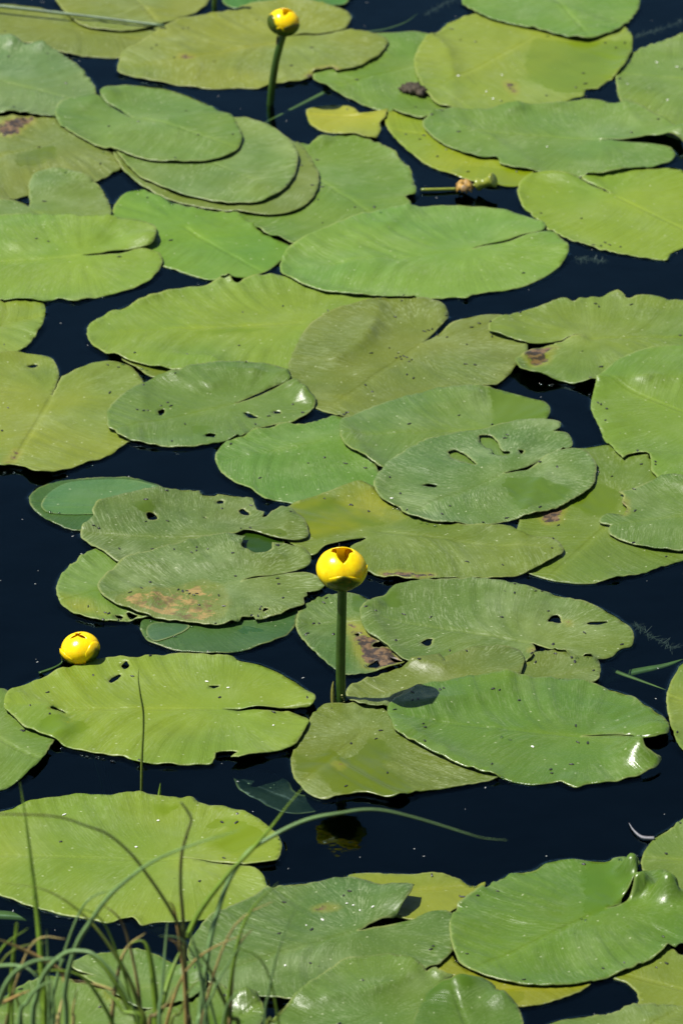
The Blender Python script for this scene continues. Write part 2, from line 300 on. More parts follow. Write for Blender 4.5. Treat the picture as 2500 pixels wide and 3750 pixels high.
# ------------------------------------------------------------------ measured layout (world, tenths of a millimetre)
PADS = [
    {'id':64,'lv':0,'o':[(-1464,13807),(-1353,13593),(-1219,13536),(-848,13650),(0,13593),(85,13736),(139,14022),(-184,14674),(-995,14747),(-1391,14238)],'p':(-720,14238),'t':(-1383,13807),'col':(84,142,76),'dust':0.2,
     'label':'green pad cut by the top edge, behind the yellow bud on the bent stalk'},
    {'id':19,'lv':0,'o':[(548,10227),(508,10000),(581,9614),(754,9169),(999,8729),(1245,8480),(1490,8294),(1735,8171),(1982,8140),(2162,8356),(2198,8729),(2008,9106),(1519,9742),(1020,10260)],'p':(1615,9486),'t':(582,9742),'col':(165,180,58),'dust':0.2,
     'label':'yellow pad half hidden under a wide green one, withered flower at its lower edge','wet':[[(1245,8480),(1399,8729),(1897,8666),(2173,8729),(2162,8356),(1982,8140),(1735,8171),(1490,8294)]],'und':0.4},
    {'id':39,'lv':0,'o':[(-1952,-2512),(-1935,-2378),(-1841,-2310),(-1629,-2324),(-1204,-2378),(-443,-2129),(-431,-2287),(-472,-2512),(-586,-2713),(-774,-2868),(-1024,-3001),(-1296,-3032),(-1612,-2957),(-1783,-2846),(-1892,-2735)],'p':(-1420,-2197),'t':(-1919,-2557),'col':(84,120,84),'dust':0.15,
     'label':'bluish half sunken pad below the brown scarred one, its tip folded over','gloss':0.5,'und':0.3,'z':0.8},
    {'id':40,'lv':0,'o':[(-3162,184),(-3158,331),(-3077,503),(-2927,602),(-2796,651),(-2598,715),(-2376,735),(-2152,686),(-1836,503),(-1914,136),(-2339,-300),(-2629,-434),(-2818,-348),(-3002,-155),(-3121,38)],'p':(-2310,136),'t':(-3129,184),'col':(76,114,64),'dust':0.1,
     'label':'dark green pad with its left rim folded over, left of the chewed pair of pads','gloss':0.4,'und':0.4},
    {'id':51,'lv':0,'o':[(-1014,-4927),(-985,-4824),(-853,-4803),(-648,-4886),(-504,-5091),(-400,-5335),(-57,-5396),(-238,-5618),(-539,-5658),(-764,-5416),(-949,-5213)],'p':(-440,-5457),'t':(-1003,-4968),'col':(24,46,40),'dust':0.1,
     'label':"drowned dark pad under water left of the tall flower's reflection",'und':0.4,'z':-25},
    {'id':27,'lv':0,'o':[(-2340,3565),(-2146,3297),(-2025,3110),(-1769,3030),(-1305,2871),(-1317,3458),(-2018,3674)],'p':(-1777,3350),'t':(-2315,3512),'col':(120,140,60),'dust':0.2,
     'label':'sliver of pad below the long pale humped pad, above the holed shiny one','und':0.3},
    {'id':53,'lv':0,'o':[(59,-7227),(196,-7181),(586,-7200),(879,-7215),(1034,-7284),(1130,-7398,1),(1168,-7417,1),(1207,-7421,1),(1286,-7368),(1264,-7474),(1165,-7588),(1005,-7851),(771,-8000),(386,-7926),(97,-7626)],'p':(584,-7474),'t':(1247,-7398),'col':(152,162,66),'dust':0.15,
     'label':'yellowish pad showing behind the pointed lobe near the bottom, frayed at its right end','und':0.5},
    {'id':58,'lv':0,'o':[(837,-8753),(954,-8571),(1046,-8771),(1514,-9023),(1891,-9077),(2157,-9023),(2076,-9166),(1883,-9308),(1692,-9397),(1541,-9422),(1317,-9344),(1041,-9023),(910,-8915)],'p':(1322,-9130),'t':(2137,-9059),'col':(150,155,48),'dust':0.15,
     'label':'thin yellow pad peeping out below the big curled green pad','wet':[[(1322,-9130),(1567,-9166),(1562,-9344),(1393,-9308)]],'und':0.5},
    {'id':14,'lv':1,'o':[(-337,11429),(-310,11228),(0,10796),(154,10631),(332,10434),(561,10271),(763,10109),(941,10044),(1095,10174),(1277,10369),(1339,11028),(1305,12039),(1104,12589),(896,12741),(632,12672),(395,12658),(0,12658),(-209,12175)],'p':(858,11699),'t':(-155,11028),'col':(128,160,75),'dust':0.4,
     'label':'green pad with the dark rotting clump on it'},
    {'id':12,'lv':1,'o':[(-3988,10076),(-3837,10109),(-3607,10076),(-3351,10044),(-3210,9721),(-2944,9402),(-2628,9022),(-2515,8646),(-2585,8521),(-2798,8243),(-3136,8027),(-3381,7966),(-3862,7722),(-4239,7844),(-4543,8771),(-4349,9721)],'p':(-3297,9402),'t':(-4414,8708),'col':(138,150,86),'dust':0.6,
     'label':'olive pad at the left edge with a rust-brown corner','wet':[[(-3765,8708),(-3706,9022),(-3565,9211),(-3291,9275),(-3324,8896),(-3612,8646)]],'brown':[[(-4001,9850),(-3784,10057),(-3579,10031),(-3694,9786),(-3809,9561),(-3989,9625)]]},
    {'id':8,'lv':1,'o':[(-1195,7329),(-1020,7030),(-797,6703),(-552,6497),(-164,6351),(320,6644),(690,7239),(787,7571),(724,7692,1),(769,7814,1),(839,7875),(831,8212),(773,8583),(676,8896),(503,9211),(303,9465),(101,9593),(-172,9534),(-347,9325,1),(-377,9279),(-436,9364),(-548,9275),(-667,8459),(-1031,7844)],'p':(-469,8708),'t':(565,6940),'col':(124,156,76),'dust':0.4,
     'label':'ruffled-edge green pad right of the three stacked pads','lifts':[(-222,9400,129,40)],'ruf':2.0},
    {'id':20,'lv':1,'o':[(-408,10343),(-327,10434),(-123,10500),(82,10434),(209,10187,1),(388,10265),(541,10291,1),(514,10044,1),(447,9940),(461,9760,1),(409,9491,1),(283,9491),(81,9619),(-223,9747),(-376,10005)],'p':(387,10109),'t':(-403,10239),'col':(182,184,72),'dust':0.1,
     'label':'small broken yellow scrap of pad right of the bud stalk','und':0.5},
    {'id':22,'lv':1,'o':[(-3716,4991),(-3361,5007),(-3253,4968),(-3205,4699),(-3216,4421),(-3294,4091,1),(-3375,3845,1),(-3508,3709),(-3642,3601),(-4090,3331),(-4582,3763),(-4677,4477),(-4304,4923)],'p':(-4025,4200),'t':(-3223,4588),'col':(150,170,78),'dust':0.3,
     'label':'visible end of a pad at the left edge, above the one notched at top'},
    {'id':24,'lv':1,'o':[(-2739,4255),(-2698,4421),(-2566,4643),(-2292,4923),(-1922,5233),(-1710,5347),(-1473,5375),(-1285,5558),(-1237,5547),(-1140,5404),(-1070,5518),(-880,5604),(-641,5604),(-401,5432),(0,5233),(361,5092),(431,4923),(309,4091),(-42,3493),(-549,3171),(-1311,3171),(-1843,3235),(-2125,3358),(-2338,3520),(-2604,3790),(-2706,4008)],'p':(-395,4477),'t':(-2725,4200),'col':(146,172,76),'dust':0.3,
     'label':'long pale yellow-green pad left of centre with a humped top rim','wet':[[(-1566,4228),(-1334,4338),(-982,4366),(-770,4322),(-980,4255),(-1331,4200)]],'ruf':1.8},
    {'id':23,'lv':1,'o':[(-3688,3601),(-3460,3682),(-3226,3655),(-3108,3601),(-3028,3385),(-2981,3091,1),(-3041,2652,1),(-2960,3102,1),(-2836,3224),(-2726,3358),(-2615,3482),(-2336,3439),(-2216,3331),(-2091,3011),(-2070,2328),(-2099,1811),(-2203,1556),(-2395,1252),(-2634,1051),(-2871,851),(-3112,777),(-3253,926),(-3368,976),(-3500,951),(-3853,1252),(-4179,1811),(-4274,2589),(-4041,3278)],'p':(-3045,2631),'t':(-3371,1051),'col':(150,164,78),'dust':0.4,
     'label':'yellowish pad at the left edge with a pointed notch in its top','holes':[[(-3331,3412),(-3251,3450),(-3226,3407),(-3281,3353)]],'brown':[[(-3460,1026),(-3364,1353),(-3320,1353),(-3371,1051)]]},
    {'id':33,'lv':1,'o':[(-1295,1202),(-1276,1378),(-1190,1556),(-989,1709),(-923,1811),(-720,1888),(-608,1991),(-426,1965),(-290,2017),(-155,2120),(0,2120),(162,1556),(383,851),(337,505),(71,357),(-194,113),(-370,137),(-481,162),(-658,235),(-768,235),(-926,480),(-1061,603),(-1221,851),(-1281,1051)],'p':(-153,1556),'t':(-1249,1151),'col':(114,154,72),'dust':0.4,
     'label':'mid-green pad in the centre tucked beneath the bluish-topped oval one','tan':0.4},
    {'id':31,'lv':1,'o':[(2244,1307),(2381,1358),(2769,1505),(2916,1257),(3120,1307),(3177,1106),(3364,1257),(3792,906),(3955,-76),(3694,-794),(3392,-1076),(3240,-1170),(3016,-1333),(2686,-1495),(2425,-1574),(2148,-1532),(1936,-1426),(1831,-1333),(1794,-1123),(1745,-556),(1875,167),(2119,906)],'p':(2742,-173),'t':(2043,-1449),'col':(122,146,66),'dust':0.35,
     'label':'olive pad at right centre, widest below, its far lobe poking out behind the holed pad','wet':[[(2357,707),(2620,608),(2812,411),(2747,-76),(2483,-76),(2214,411)]],'brown':[[(1979,-28),(2226,118),(2192,-221),(2059,-269)]]},
    {'id':38,'lv':1,'o':[(-2802,-1680),(-2778,-1495),(-2673,-1193),(-2448,-879),(-2267,-1076),(-2177,-1170),(-1865,-1495),(-1844,-2227),(-1862,-2326),(-2009,-2362),(-2178,-2385),(-2412,-2362),(-2608,-2236),(-2722,-2046),(-2785,-1841)],'p':(-2163,-1588),'t':(-2748,-1955),'col':(116,152,76),'dust':0.3,
     'label':'plain green pad jutting out left from under the brown-scarred pad','holes':[[(-2089,-2205),(-1980,-2272),(-1999,-2340),(-2053,-2326)],[(-2203,-2272),(-2140,-2263),(-2127,-2308),(-2169,-2326)]],'yel':[[(-2785,-1841),(-2495,-1863),(-2268,-2227),(-2412,-2362),(-2608,-2236)]]},
    {'id':42,'lv':1,'o':[(-3290,-3749),(-3208,-3749),(-3119,-3856),(-2713,-4155),(-2592,-4576),(-2683,-4805),(-2787,-5197),(-2880,-5361),(-2974,-5511),(-3146,-5673),(-3445,-5705),(-3778,-5197),(-3859,-4576),(-3649,-3984)],'p':(-3327,-4576),'t':(-2809,-5156),'col':(120,150,72),'dust':0.35,
     'label':"pad at the left edge under the big bright pad's tip"},
    {'id':50,'lv':1,'o':[(-470,-5165),(-455,-4934),(-384,-4668),(-296,-4332),(-181,-4104),(66,-4061),(313,-4078),(678,-4584),(1078,-5082),(1459,-5410),(1206,-5572),(923,-5669),(681,-5750),(560,-5838),(440,-5870),(320,-5822),(200,-5774),(0,-5798),(-136,-5846),(-256,-5798),(-378,-5613),(-447,-5410)],'p':(188,-4584),'t':(-378,-5572),'col':(122,138,64),'dust':0.7,
     'label':'wet olive pad at the foot of the tall flower stalk','wet':[[(-455,-4934),(-259,-5082),(-98,-4917),(65,-5082),(310,-4668),(470,-5082),(388,-5247),(588,-5491),(665,-5750),(560,-5838),(440,-5870),(200,-5774),(0,-5798),(-258,-5410),(-379,-5328)]],'brown':[[(-57,-5181),(24,-5230),(-16,-5312)]]},
    {'id':56,'lv':1,'o':[(2829,-8458),(2987,-8640),(3233,-8749),(3396,-9181),(3177,-9711),(2921,-9885),(2618,-9676),(2457,-9500),(2537,-9411),(2569,-9323,1),(2547,-9181),(2478,-9037),(2350,-8948),(2469,-8822),(2669,-8604)],'p':(3019,-9181),'t':(2466,-8894),'col':(136,152,66),'dust':0.3,
     'label':'olive pad in the bottom right corner below the big curled pad'},
    {'id':62,'lv':1,'o':[(-2951,-9323),(-2809,-9145),(-2593,-8930),(-2441,-8930),(-2345,-8966,1),(-2314,-9037,1),(-2209,-9045),(-1976,-9216),(-1815,-9535),(-1607,-10230),(-2332,-10572),(-2893,-10402),(-3293,-9885),(-3165,-9535)],'p':(-2276,-9711),'t':(-3127,-9535),'col':(122,150,80),'dust':0.5,
     'label':'chewed pad in the bottom left corner behind the grass tuft','holes':[[(-2169,-9102),(-2113,-9080),(-2064,-9127),(-2129,-9152)]],'brown':[[(-2034,-9181),(-1938,-9216),(-1971,-9358)]],'tan':0.6},
    {'id':1,'lv':2,'o':[(-4932,12915),(-4701,13477),(-4177,13619),(-3638,13477),(-3018,13265),(-2453,13019),(-2132,12880),(-1981,12636),(-1941,12429),(-2036,12256),(-2294,12099),(-2654,11962),(-3047,12003),(-3364,12085),(-3769,12360),(-4110,12360),(-4638,12429)],'p':(-3348,12915),'t':(-1961,12394),'col':(138,150,80),'dust':0.5,
     'label':'long olive pad at top left lying under the fallen reed'},
    {'id':4,'lv':2,'o':[(-2668,11610),(-2663,11847),(-2606,12085),(-2408,12429),(-2283,12636),(-2133,12915),(-1902,13195),(-1508,13371),(-1272,13513),(-981,13655),(-581,13691),(-181,13584),(58,13407),(122,13230),(85,13019),(0,12845),(-232,12719),(-442,12671),(-625,12553,1),(-310,12636),(0,12706),(158,12671),(394,12601),(551,12429),(523,12188),(391,11847),(156,11529),(0,11448),(-60,11421,1),(-112,11542,1),(-332,11488,1),(-357,11340,1),(-434,11240),(-820,11106),(-999,11007),(-1206,11040),(-1514,11007),(-1773,11073),(-2033,11140),(-2294,11240),(-2505,11374),(-2636,11441)],'p':(-664,12498),'t':(-2655,11610),'col':(152,162,82),'dust':0.5,
     'label':'large olive pad behind the yellow bud at the top, torn brown at its right corner','brown':[[(-435,11340),(-358,11475),(-99,11576),(-60,11374),(-331,11273)],[(-1927,12051),(-1769,12017),(-1793,11935),(-1924,11949)]]},
    {'id':13,'lv':2,'o':[(-4324,7219),(-4100,7581),(-3860,7690),(-3714,7714),(-3588,7671),(-3528,7550,1),(-3520,7671,1),(-3554,8130),(-3499,8377),(-3332,8532),(-3132,8501),(-2900,8315),(-2769,8130),(-2659,7824),(-2596,7460),(-2591,7189),(-2712,6624),(-3304,6331),(-3925,6624)],'p':(-3504,7460),'t':(-2789,6742),'col':(130,154,92),'dust':0.6,
     'label':'grey-green pad between the rust-cornered pad and the pad with overlapping lobes','ruf':1.5},
    {'id':10,'lv':2,'o':[(-2575,7279),(-2554,7641),(-2441,7946),(-2270,8019),(-2167,7885),(-1939,7641),(-1639,7460),(-1196,7339),(-1045,7099),(-845,6742),(-561,6424),(-622,6156),(-834,5808),(-1071,5601),(-1261,5521),(-1453,5578),(-1843,5866),(-1990,5981),(-2191,6272),(-2502,6861)],'p':(-1775,6980),'t':(-882,5808),'col':(128,168,74),'dust':0.12,
     'label':'smooth bright green pad below the three stacked pads'},
    {'id':17,'lv':2,'o':[(4125,12636),(3804,12429),(3529,12154),(3356,11779),(3254,11340),(3254,10940),(3279,10610),(3428,9958),(3789,9572),(4287,9445),(4824,9958),(5098,11007),(4958,12017),(4595,12498)],'p':(4264,11273),'t':(3290,11475),'col':(138,164,92),'dust':0.4,
     'label':'pad at the right edge above the wide notched one, a white speck on it'},
    {'id':21,'lv':2,'o':[(1996,7946),(2033,8191),(2136,8346),(2362,8401),(2609,8364),(2754,8253),(2919,8038),(3062,7915,1),(2851,8191),(2733,8346),(2987,8501),(3239,8563),(3692,8656),(3840,8625),(3933,8501),(4324,7946),(4402,7219),(4130,6742),(3794,6448,1),(3646,6301,1),(3600,6115,1),(3327,6185),(2924,6360),(2618,6595),(2524,6654),(2385,6861),(2291,6980),(2132,7369),(2040,7581)],'p':(3086,7885),'t':(3803,6980),'col':(150,176,72),'dust':0.25,
     'label':'yellow-green pad at the right edge, ragged lower rim over open water','ruf':1.5},
    {'id':26,'lv':2,'o':[(-567,3313),(-500,3744),(-398,4181),(-254,4485),(0,4736),(237,4949),(474,5044),(949,5054),(1066,4941),(1156,4672),(1142,4520),(1008,4264),(864,3962,1),(1031,4181),(1223,4485),(1391,4624),(1651,4669),(1768,4635),(1874,4181),(1982,3880),(1972,3690),(1850,3313),(1751,3072),(1632,2886),(1493,2833),(1372,2570),(912,2361),(455,2153),(273,2102),(136,2179),(0,2127),(-137,2257),(-297,2413),(-458,2675),(-552,2992)],'p':(852,3951),'t':(-137,2361),'col':(130,144,74),'dust':0.55,
     'label':'big dull olive pad in the middle sprinkled with black flecks','lifts':[(1038,4716,172,50)]},
    {'id':34,'lv':2,'o':[(-539,27),(-441,149),(-221,295),(0,492),(222,590),(442,295),(659,-94),(985,-287),(1312,-359),(1639,-408),(1788,-569),(1960,-638),(2091,-646),(2174,-764),(2212,-906),(2187,-1000),(2074,-1140),(1896,-1327),(1677,-1443),(1332,-1503),(1074,-1490),(859,-1522),(665,-1559),(494,-1490),(430,-1503),(280,-1397),(130,-1187),(87,-868,1),(152,-764),(240,-645,1),(244,-612,1),(196,-621,1),(0,-721),(-152,-811),(-282,-1000),(-434,-858),(-567,-574)],'p':(328,-478),'t':(2201,-929),'col':(126,146,72),'dust':0.45,
     'label':'olive waterlogged pad right behind the tall open flower, yellow along its front rim','wet':[[(-539,27),(-441,149),(-221,295),(132,100),(329,-94),(438,-335),(219,-383),(0,-502),(-174,-645),(-327,-574)]],'brown':[[(387,-1397),(646,-1383),(903,-1429),(687,-1536),(494,-1499),(430,-1503)]],'yel':[[(-539,27),(0,492),(222,590),(659,-94),(438,-335),(0,-478),(-327,-574)]],'lifts':[(1854,-543,129,30)]},
    {'id':48,'lv':2,'o':[(-444,-2514),(-425,-2244),(-341,-2017),(-192,-1871),(0,-1812),(171,-1835),(256,-1926),(318,-2424),(525,-2959),(606,-3223),(417,-3354,1),(208,-3441),(0,-3462),(-63,-3332),(-209,-3113),(-358,-2826)],'p':(212,-2424),'t':(-402,-2424),'col':(104,134,78),'dust':0.5,
     'label':'pad behind the tall stalk with a rotten brown and yellow corner','holes':[[(294,-2870),(379,-2826),(445,-2906),(399,-2932),(315,-2923)],[(261,-3266),(335,-3179),(365,-3288),(271,-3310)],[(127,-2670),(179,-2648),(169,-2715)],[(481,-3135),(596,-3201),(522,-3244)]],'wet':[[(171,-1835),(256,-1926),(276,-2244),(127,-2244),(85,-1972)]],'brown':[[(64,-2424),(190,-2603),(400,-2826),(596,-3201),(417,-3332),(250,-3310),(126,-2826)]],'yel':[[(64,-2379),(212,-2424),(483,-2870),(606,-3223),(417,-3345),(188,-3310),(84,-2826)]]},
    {'id':47,'lv':2,'o':[(1753,-3310),(1821,-3135,1),(1886,-3047),(2095,-3069),(2217,-3179),(2426,-3179),(2473,-3310),(2473,-3462),(2418,-3636),(2072,-3743),(1658,-3743),(1456,-3527)],'p':(1871,-3527),'t':(2459,-3397),'col':(116,134,64),'dust':0.45,
     'label':'small end of an olive pad right of the rounded lobe, under the large flecked pad'},
    {'id':44,'lv':2,'o':[(3277,-3223),(3186,-3441),(3110,-3700),(3076,-3958),(3082,-4255),(3106,-4592),(3184,-4966),(3435,-5254),(3842,-5213),(4188,-4592),(4248,-3743),(3971,-3223),(3563,-3047)],'p':(3601,-4171),'t':(3101,-3872),'col':(140,160,80),'dust':0.3,
     'label':'narrow visible rim of a pad at the right edge beside the glossy-lobed pad'},
    {'id':43,'lv':2,'o':[(-3319,-6147),(-3125,-6068),(-2891,-5948),(-2656,-5848),(-2340,-5768),(-2139,-5776),(-2019,-5768),(-1940,-5748),(-1779,-5756),(-1677,-5808),(-1557,-5820),(-1476,-5868),(-1377,-5828),(-1304,-5928),(-1214,-5968),(-1074,-5988),(-932,-6088),(-771,-6266),(-630,-6444),(-559,-6600),(-543,-6815),(-584,-6989),(-643,-7016),(-858,-7039),(-1114,-7000),(-1448,-6950,1),(-1113,-7031),(-858,-7077),(-758,-7181),(-688,-7315),(-658,-7448),(-667,-7505),(-809,-7731),(-1001,-7862),(-1134,-7948),(-1384,-8000),(-1653,-8022),(-1767,-8067),(-1847,-7974),(-1943,-7974),(-2076,-8030),(-2174,-7985),(-2311,-7937),(-2448,-7899),(-2645,-7806),(-2844,-7693),(-3046,-7542),(-3353,-7276),(-3572,-6892),(-3539,-6463)],'p':(-1448,-6950),'t':(-3557,-6815),'col':(150,172,70),'dust':0.35,
     'label':'huge bright yellow-green pad at lower left behind the grass','wet':[[(-1180,-6659),(-1143,-6502),(-1027,-6385),(-1226,-6345),(-1070,-6167),(-910,-6266),(-728,-6463),(-668,-6581),(-784,-6776),(-999,-6853)],[(-1717,-6147),(-1692,-6008),(-1513,-5988),(-1549,-6108)]],'ruf':1.4},
    {'id':55,'lv':2,'o':[(3116,-6227),(2993,-6385),(2846,-6542),(2736,-6776),(2692,-6969),(2700,-7123),(2760,-7505),(3036,-7731),(3485,-7731),(3813,-7162),(3758,-6502),(3480,-6187)],'p':(3336,-6969),'t':(2711,-6892),'col':(130,152,76),'dust':0.4,
     'label':'ribbed pad at the right edge behind the big curled pad, next to the feather','und':1.4},
    {'id':52,'lv':2,'o':[(-1336,-8363),(-1282,-8215),(-1172,-7993),(-1002,-7806),(-810,-7656),(-657,-7467),(-464,-7372),(-288,-7353),(-133,-7296),(0,-7279),(195,-7339),(389,-7495),(582,-7579),(649,-7598,1),(619,-7751),(481,-8013),(346,-8052),(144,-8199,1),(385,-8105),(519,-8061),(635,-8017),(810,-7928),(984,-7924),(1000,-8112),(974,-8509),(855,-8764),(759,-8836),(567,-9052),(188,-9302),(-222,-9408),(-504,-9355),(-693,-9320),(-977,-9195),(-1207,-9016),(-1309,-8728),(-1352,-8509)],'p':(138,-8197),'t':(-1172,-8908),'col':(106,136,82),'dust':0.6,
     'label':'dusty green pad near the bottom with one raised pointed lobe','wet':[[(758,-8509),(798,-8418),(835,-8473),(805,-8600)]],'brown':[[(-247,-7814),(-132,-7749),(-35,-7800),(-151,-7838)]],'lifts':[(546,-7692,322,160),(814,-7946,172,40)],'gloss':0.3},
    {'id':57,'lv':2,'o':[(1756,-9739),(1965,-9620),(2248,-9567),(2458,-9479),(2629,-9444),(2941,-9497),(3176,-9725),(3146,-10245),(2398,-10416),(1853,-10176),(1676,-9899)],'p':(2416,-10003),'t':(2925,-9514),'col':(126,146,76),'dust':0.4,
     'label':'pad cut by the bottom edge at the right corner, its rim lit','gloss':0.3},
    {'id':65,'lv':2,'o':[(-1109,-478),(-628,-526),(-580,-1047),(-730,-1140),(-1054,-1140)],'p':(-843,-811),'t':(-1082,-811),'col':(60,92,40),'dust':0.1,
     'label':'dark wet scrap of leaf seen through the bite in the brown scarred pad','wet':'all','und':0.3},
    {'id':2,'lv':3,'o':[(-3523,13883),(-3457,13597),(-3307,13208),(-3082,12878),(-2682,12753),(-2342,12837),(-2136,13032),(-1904,13278),(-1723,13491),(-1635,13740),(-1631,14170),(-2077,14825),(-2894,14972),(-3414,14460)],'p':(-2534,13883),'t':(-2187,12962),'col':(150,160,86),'dust':0.45,
     'label':'pale olive pad at the top edge above the fallen reed, left of the bare stalk'},
    {'id':7,'lv':3,'o':[(-677,9551),(-498,9296),(-371,8917),(-269,8480),(-262,8109),(-340,7712),(-510,7409),(-778,7289),(-1098,7349),(-1443,7470),(-1766,7621),(-2043,7864),(-2300,8171),(-2512,8573),(-2611,8917),(-2564,9360),(-1949,9937),(-1188,9937)],'p':(-2188,9424),'t':(-291,7803),'col':(134,150,86),'dust':0.4,
     'label':'lowest of the three stacked pads left of centre','und':0.5},
    {'id':3,'lv':3,'o':[(-4277,12544),(-4119,12543),(-3842,12287),(-3574,12151),(-3306,11961),(-3080,11520),(-2934,11118),(-2888,10786),(-2910,10490),(-3105,10261),(-3351,10066),(-3531,10099),(-3763,10158),(-3990,10129),(-4384,10327),(-4749,10852),(-4851,11655),(-4632,12338)],'p':(-4050,11252),'t':(-2911,10523),'col':(130,156,118),'dust':0.6,
     'label':'bluish grey-green pad at upper left with a shining turned-up rim','lifts':[(-3948,12325,161,120),(-3628,12184,129,90),(-3918,10227,129,60)],'gloss':0.3,'ruf':1.6},
    {'id':15,'lv':3,'o':[(872,11859),(915,12132),(1024,12476),(1185,12753),(1269,13032,1),(1431,13208),(1620,13384),(1864,13597),(2268,13740),(2663,13597),(3173,13032),(3431,12892),(3501,12407),(3472,12063),(3347,11588),(3205,11285,1),(3151,11252),(3039,11018,1),(2883,10985,1),(2850,10786),(2719,10720),(2452,10408),(2248,10416),(1987,10227),(1733,10228),(1453,10248),(1328,10392),(1150,10457),(1026,10720),(928,11118),(876,11520)],'p':(2314,12614),'t':(1028,10852),'col':(156,174,82),'dust':0.35,
     'label':'large light yellow-green pad at upper right with black flecks along its rim','wet':[[(2366,12579),(2626,12510),(3150,12476),(3459,12338),(3347,11588),(3043,11118),(2698,10852),(2445,10985),(2202,11453),(2221,12132)]],'brown':[[(1950,11252),(2063,11118),(2056,10852),(1956,10985)]],'lifts':[(2039,10244,129,50),(2453,10457,129,40)],'ruf':1.5},
    {'id':9,'lv':3,'o':[(-677,5904),(-646,6136),(-504,6487),(-117,6960),(323,7319),(815,7500),(1307,7572),(1699,7500),(2038,7319),(2251,7103),(2282,6984),(2219,6841),(1923,6687),(1578,6487),(1455,6369,1),(1627,6487),(1921,6616),(2218,6805),(2409,6722),(2510,6431),(2509,6245),(2433,6015),(2230,5673),(1935,5388),(1454,5194),(1357,5070),(1263,5127),(930,5070),(455,5047),(76,5104),(-305,5274),(-568,5502),(-666,5731)],'p':(1445,6369),'t':(-667,5846),'col':(138,174,94),'dust':0.35,
     'label':'broad smooth light green pad in the upper middle','lifts':[(2399,6440,258,30)],'und':1.2,'ruf':0.8},
    {'id':28,'lv':3,'o':[(1570,4217),(1597,4355),(1744,4605),(2009,4800),(2226,4929),(2322,4997),(2419,5053),(2511,4969),(2609,5053),(2800,5081),(3017,5155),(3131,5053),(3325,5138),(3558,5053),(3719,5053),(4262,4940),(4592,4549),(4629,4052),(4406,3509),(3918,3080),(3221,2974),(2667,2910),(2551,2894),(2301,2963),(2027,3053),(1893,3187),(1839,3347),(1890,3509),(1999,3671),(2215,3861),(2453,3998),(2617,4025,1),(2454,4025),(2241,3943),(2029,3888),(1776,4025),(1615,4135)],'p':(2639,3998),'t':(4566,4162),'col':(134,156,76),'dust':0.4,
     'label':'wavy-rimmed pad at the right edge with a tan chewed lobe','wet':[[(1950,3563),(2183,3617),(2190,3455),(1991,3401)]],'brown':[[(1927,3590),(2024,3725),(2284,3834),(2232,3671),(2177,3401),(2014,3374)]],'ruf':2.5},
    {'id':25,'lv':3,'o':[(-2448,2083),(-2432,2291),(-2350,2525),(-2176,2815),(-1999,3027),(-1772,3160),(-1429,3294),(-1083,3358),(-736,3345),(-596,3223),(-543,3040),(-559,2959),(-731,2876),(-889,2725),(-1110,2489,1),(-889,2657),(-730,2826),(-593,2901),(-455,2909),(-339,2627),(-274,2531),(-292,2343),(-359,2187),(-495,2031),(-619,2006),(-766,1954),(-945,1826,1),(-989,1713),(-1168,1596),(-1391,1494),(-1614,1433),(-1907,1458),(-2181,1570),(-2320,1672,1),(-2346,1774,1),(-2416,1826)],'p':(-1110,2489),'t':(-2425,1774),'col':(116,146,88),'dust':0.35,
     'label':'green pad with black holes and a shiny curled lobe, left of the middle','holes':[[(-1020,2265),(-952,2254),(-870,2145),(-950,2145)],[(-1407,1749),(-1317,1764),(-1316,1672),(-1395,1672)],[(-1913,2291),(-1848,2317),(-1850,2239),(-1895,2197)],[(-713,2301),(-645,2301),(-644,2249),(-696,2239)]],'wet':[[(-1559,1928),(-1401,1980),(-1354,1877),(-1463,1723),(-1555,1800)]],'lifts':[(-407,2652,112,130),(-617,3072,150,60)],'gloss':0.4},
    {'id':32,'lv':3,'o':[(-23,1774),(0,1980),(136,2161),(342,2343),(640,2552),(963,2736),(1285,2804),(1515,2804),(1742,2709),(1990,2578),(2124,2489),(2176,2317),(2171,2161),(2110,2031),(1990,1826),(1869,1519),(1745,1115),(1517,915),(1115,865),(670,965),(402,965),(224,1140),(45,1393),(-11,1570)],'p':(1562,1877),'t':(0,1672),'col':(122,150,90),'dust':0.4,
     'label':'smooth bluish green oval pad partly under the one with oval holes','wet':[[(1526,2788),(1742,2699),(1990,2567),(2124,2478),(2171,2317),(2166,2135),(1928,2031),(1586,1928),(1573,2343)]],'gloss':0.3},
    {'id':36,'lv':3,'o':[(-2614,-514),(-2595,-427),(-2496,-169,1),(-2512,-63),(-2442,131),(-2227,278),(-1921,415),(-1591,464),(-1446,444,1),(-1411,351,1),(-1289,336,1),(-1257,385,1),(-1079,327),(-901,253,1),(-877,107,1),(-854,10,1),(-776,-39,1),(-797,-150,1),(-753,-150,1),(-710,-63,1),(-655,-15),(-590,58),(-478,-160),(-368,-352),(-327,-544),(-344,-663),(-452,-734),(-627,-696),(-758,-615),(-890,-534),(-977,-520,1),(-1063,-615),(-1237,-644),(-1104,-781),(-1013,-1017),(-1118,-1204),(-1441,-1251),(-1871,-1298),(-2198,-1195),(-2355,-1017),(-2494,-805),(-2599,-616)],'p':(-1259,-648),'t':(-2597,-496),'col':(118,138,78),'dust':0.75,
